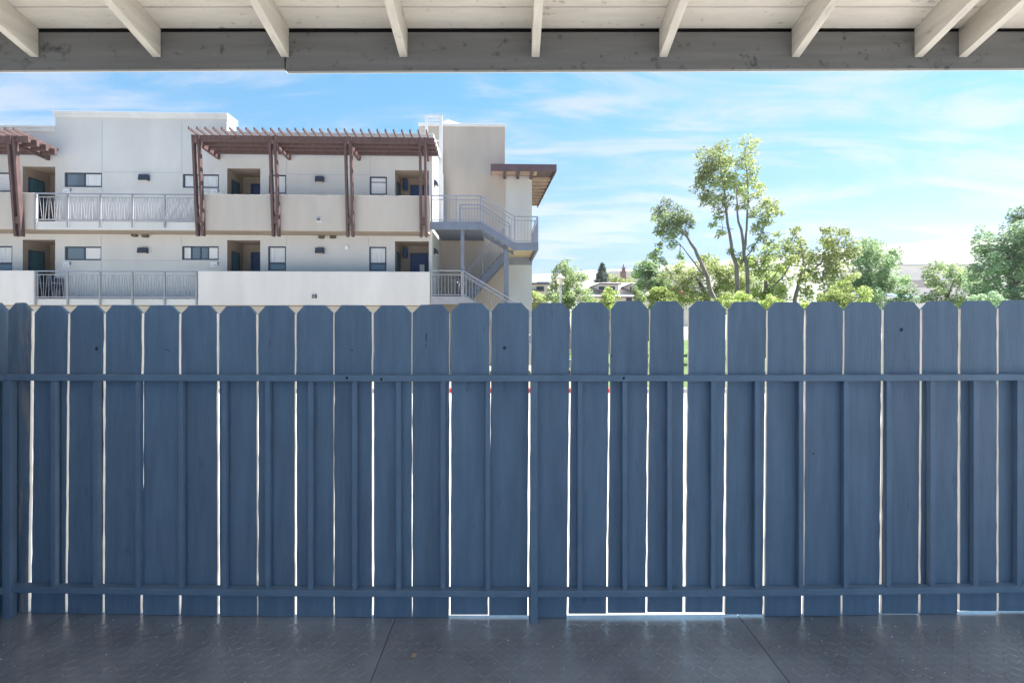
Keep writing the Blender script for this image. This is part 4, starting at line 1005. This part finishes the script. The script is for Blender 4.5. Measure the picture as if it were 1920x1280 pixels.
def shrub(label, Y, clumps, m, seed, name='shrub', cat='shrub', size=.14):
    px = sum(c[0] for c in clumps) / len(clumps)
    tree(name, label, Y, clumps, [[(px, 999, .06), (px, 590, .05), (px, 575, .02)]], m, 1.0, size, seed, cat=cat)
shrub('lime shrub under the dormer house, in front of its left windows', 28, [(1140, 550, 9), (1148, 548, 8), (1138, 565, 11), (1150, 568, 12), (1142, 585, 13)], M['leaf_lime'], 41)
shrub('dark upright shrub left of the pale green bush below the dormers', 30, [(1192, 545, 6), (1195, 556, 9), (1192, 570, 11), (1205, 562, 8)], M['leaf_mid'], 43)
shrub('rounded yellow-green shrub under the distant dark trees', 26, [(1228, 555, 11), (1242, 550, 11), (1255, 556, 10), (1235, 570, 13), (1252, 572, 13), (1220, 575, 11), (1240, 590, 14)], M['leaf_lime'], 45)
shrub('pink flowering shrub between the round green shrub and the leafy tree', 32, [(1267, 545, 6), (1272, 551, 6), (1265, 553, 5), (1269, 562, 7)], M['pink'], 47)
shrub('low pale shrub at the foot of the white stair wall', 30, [(1002, 556, 8), (1012, 562, 9), (1004, 572, 10), (1018, 575, 9), (1000, 590, 11)], M['leaf_yellow'], 49)
shrub('wide lime shrub in front of the forked tree', 16.5, [(1585, 540, 15), (1560, 560, 15), (1600, 558, 14), (1575, 575, 15), (1535, 570, 13), (1510, 578, 13)], M['leaf_lime'], 51, size=.12)
shrub('pale blue-green shrub under the corner tree', 21, [(1835, 560, 12), (1855, 565, 13), (1875, 572, 13), (1842, 580, 14), (1820, 575, 12)], M['leaf_blue'], 53)
shrub('bright low shrub below the tall tree', 17, [(1385, 560, 13), (1405, 565, 13), (1365, 570, 13), (1425, 572, 14), (1340, 575, 12), (1450, 575, 13)], M['leaf_lime'], 55, size=.12)
shrub('loose shrub left of the small lime shrub and right of the lamp tree', 31, [(1118, 572, 9), (1128, 577, 9), (1122, 590, 10)], M['leaf_yellow'], 57)
# conifer
t = Thing('conifer', 'dark conical conifer behind the dormer house', 'tree'); Y = 88; rn = random.Random(61)
c = W(1129, 600, Y); topz = W(0, 494, Y).z; botz = W(0, 534, Y).z; cr = MB(); tk = MB()
tk.tube([(c.x, Y, GZ), (c.x, Y, botz), (c.x, Y, topz)], [.3, .2, .03], 6)
for k in range(70):
    f_ = k / 69; z = botz + (topz - botz) * f_; r = (1 - f_) ** .8 * 1.85 + .08
    for q in range(3):
        a = rn.uniform(0, 2 * pi); rr_ = r * rn.uniform(.55, 1.1); p = Vector((c.x + rr_ * cos(a), Y + rr_ * sin(a), z - rr_ * .12))
        tk.tube([(c.x, Y, z), tuple(p)], [.03, .01], 3); leaves(cr, p * .8 + Vector((c.x, Y, z)) * .2, .30, 16, .30, rn, .6, .4)
t.part('trunk', tk, M['bark']); t.part('crown', cr, M['needle']); t.done()
for px, py, Yq, hq, lb in ((1125, 522, 110, 1, 'low pale tree line right of the conifer, first clump'),):
    shrub('pale yellow tree behind the dormer house, between conifer and brown tower', 95, [(1150, 522, 6), (1160, 525, 6), (1170, 526, 6), (1182, 527, 6), (1142, 525, 5), (1155, 532, 7), (1175, 533, 7)], M['leaf_yellow'], 63, 'low_tree', 'tree', .4)

# ------------------------------------------------------------------ the air between here and the hills
hz = obj('haze', MB().box(-2500, 2500, -60, 1650, GZ - 3, 330).mesh('haze', bpy.data.materials.new('haze_air')))
hz['kind'] = 'stuff'; hz['label'] = 'pale haze in the air towards the hills'; hz['category'] = 'haze'
hm_ = hz.data.materials[0]; hm_.use_nodes = True; nt = hm_.node_tree; nt.nodes.clear()
ov = nt.nodes.new('ShaderNodeOutputMaterial'); pv = nt.nodes.new('ShaderNodeVolumePrincipled')
pv.inputs['Color'].default_value = (.9, .93, 1, 1); pv.inputs['Density'].default_value = .00025; pv.inputs['Anisotropy'].default_value = .2
nt.links.new(pv.outputs[0], ov.inputs['Volume'])
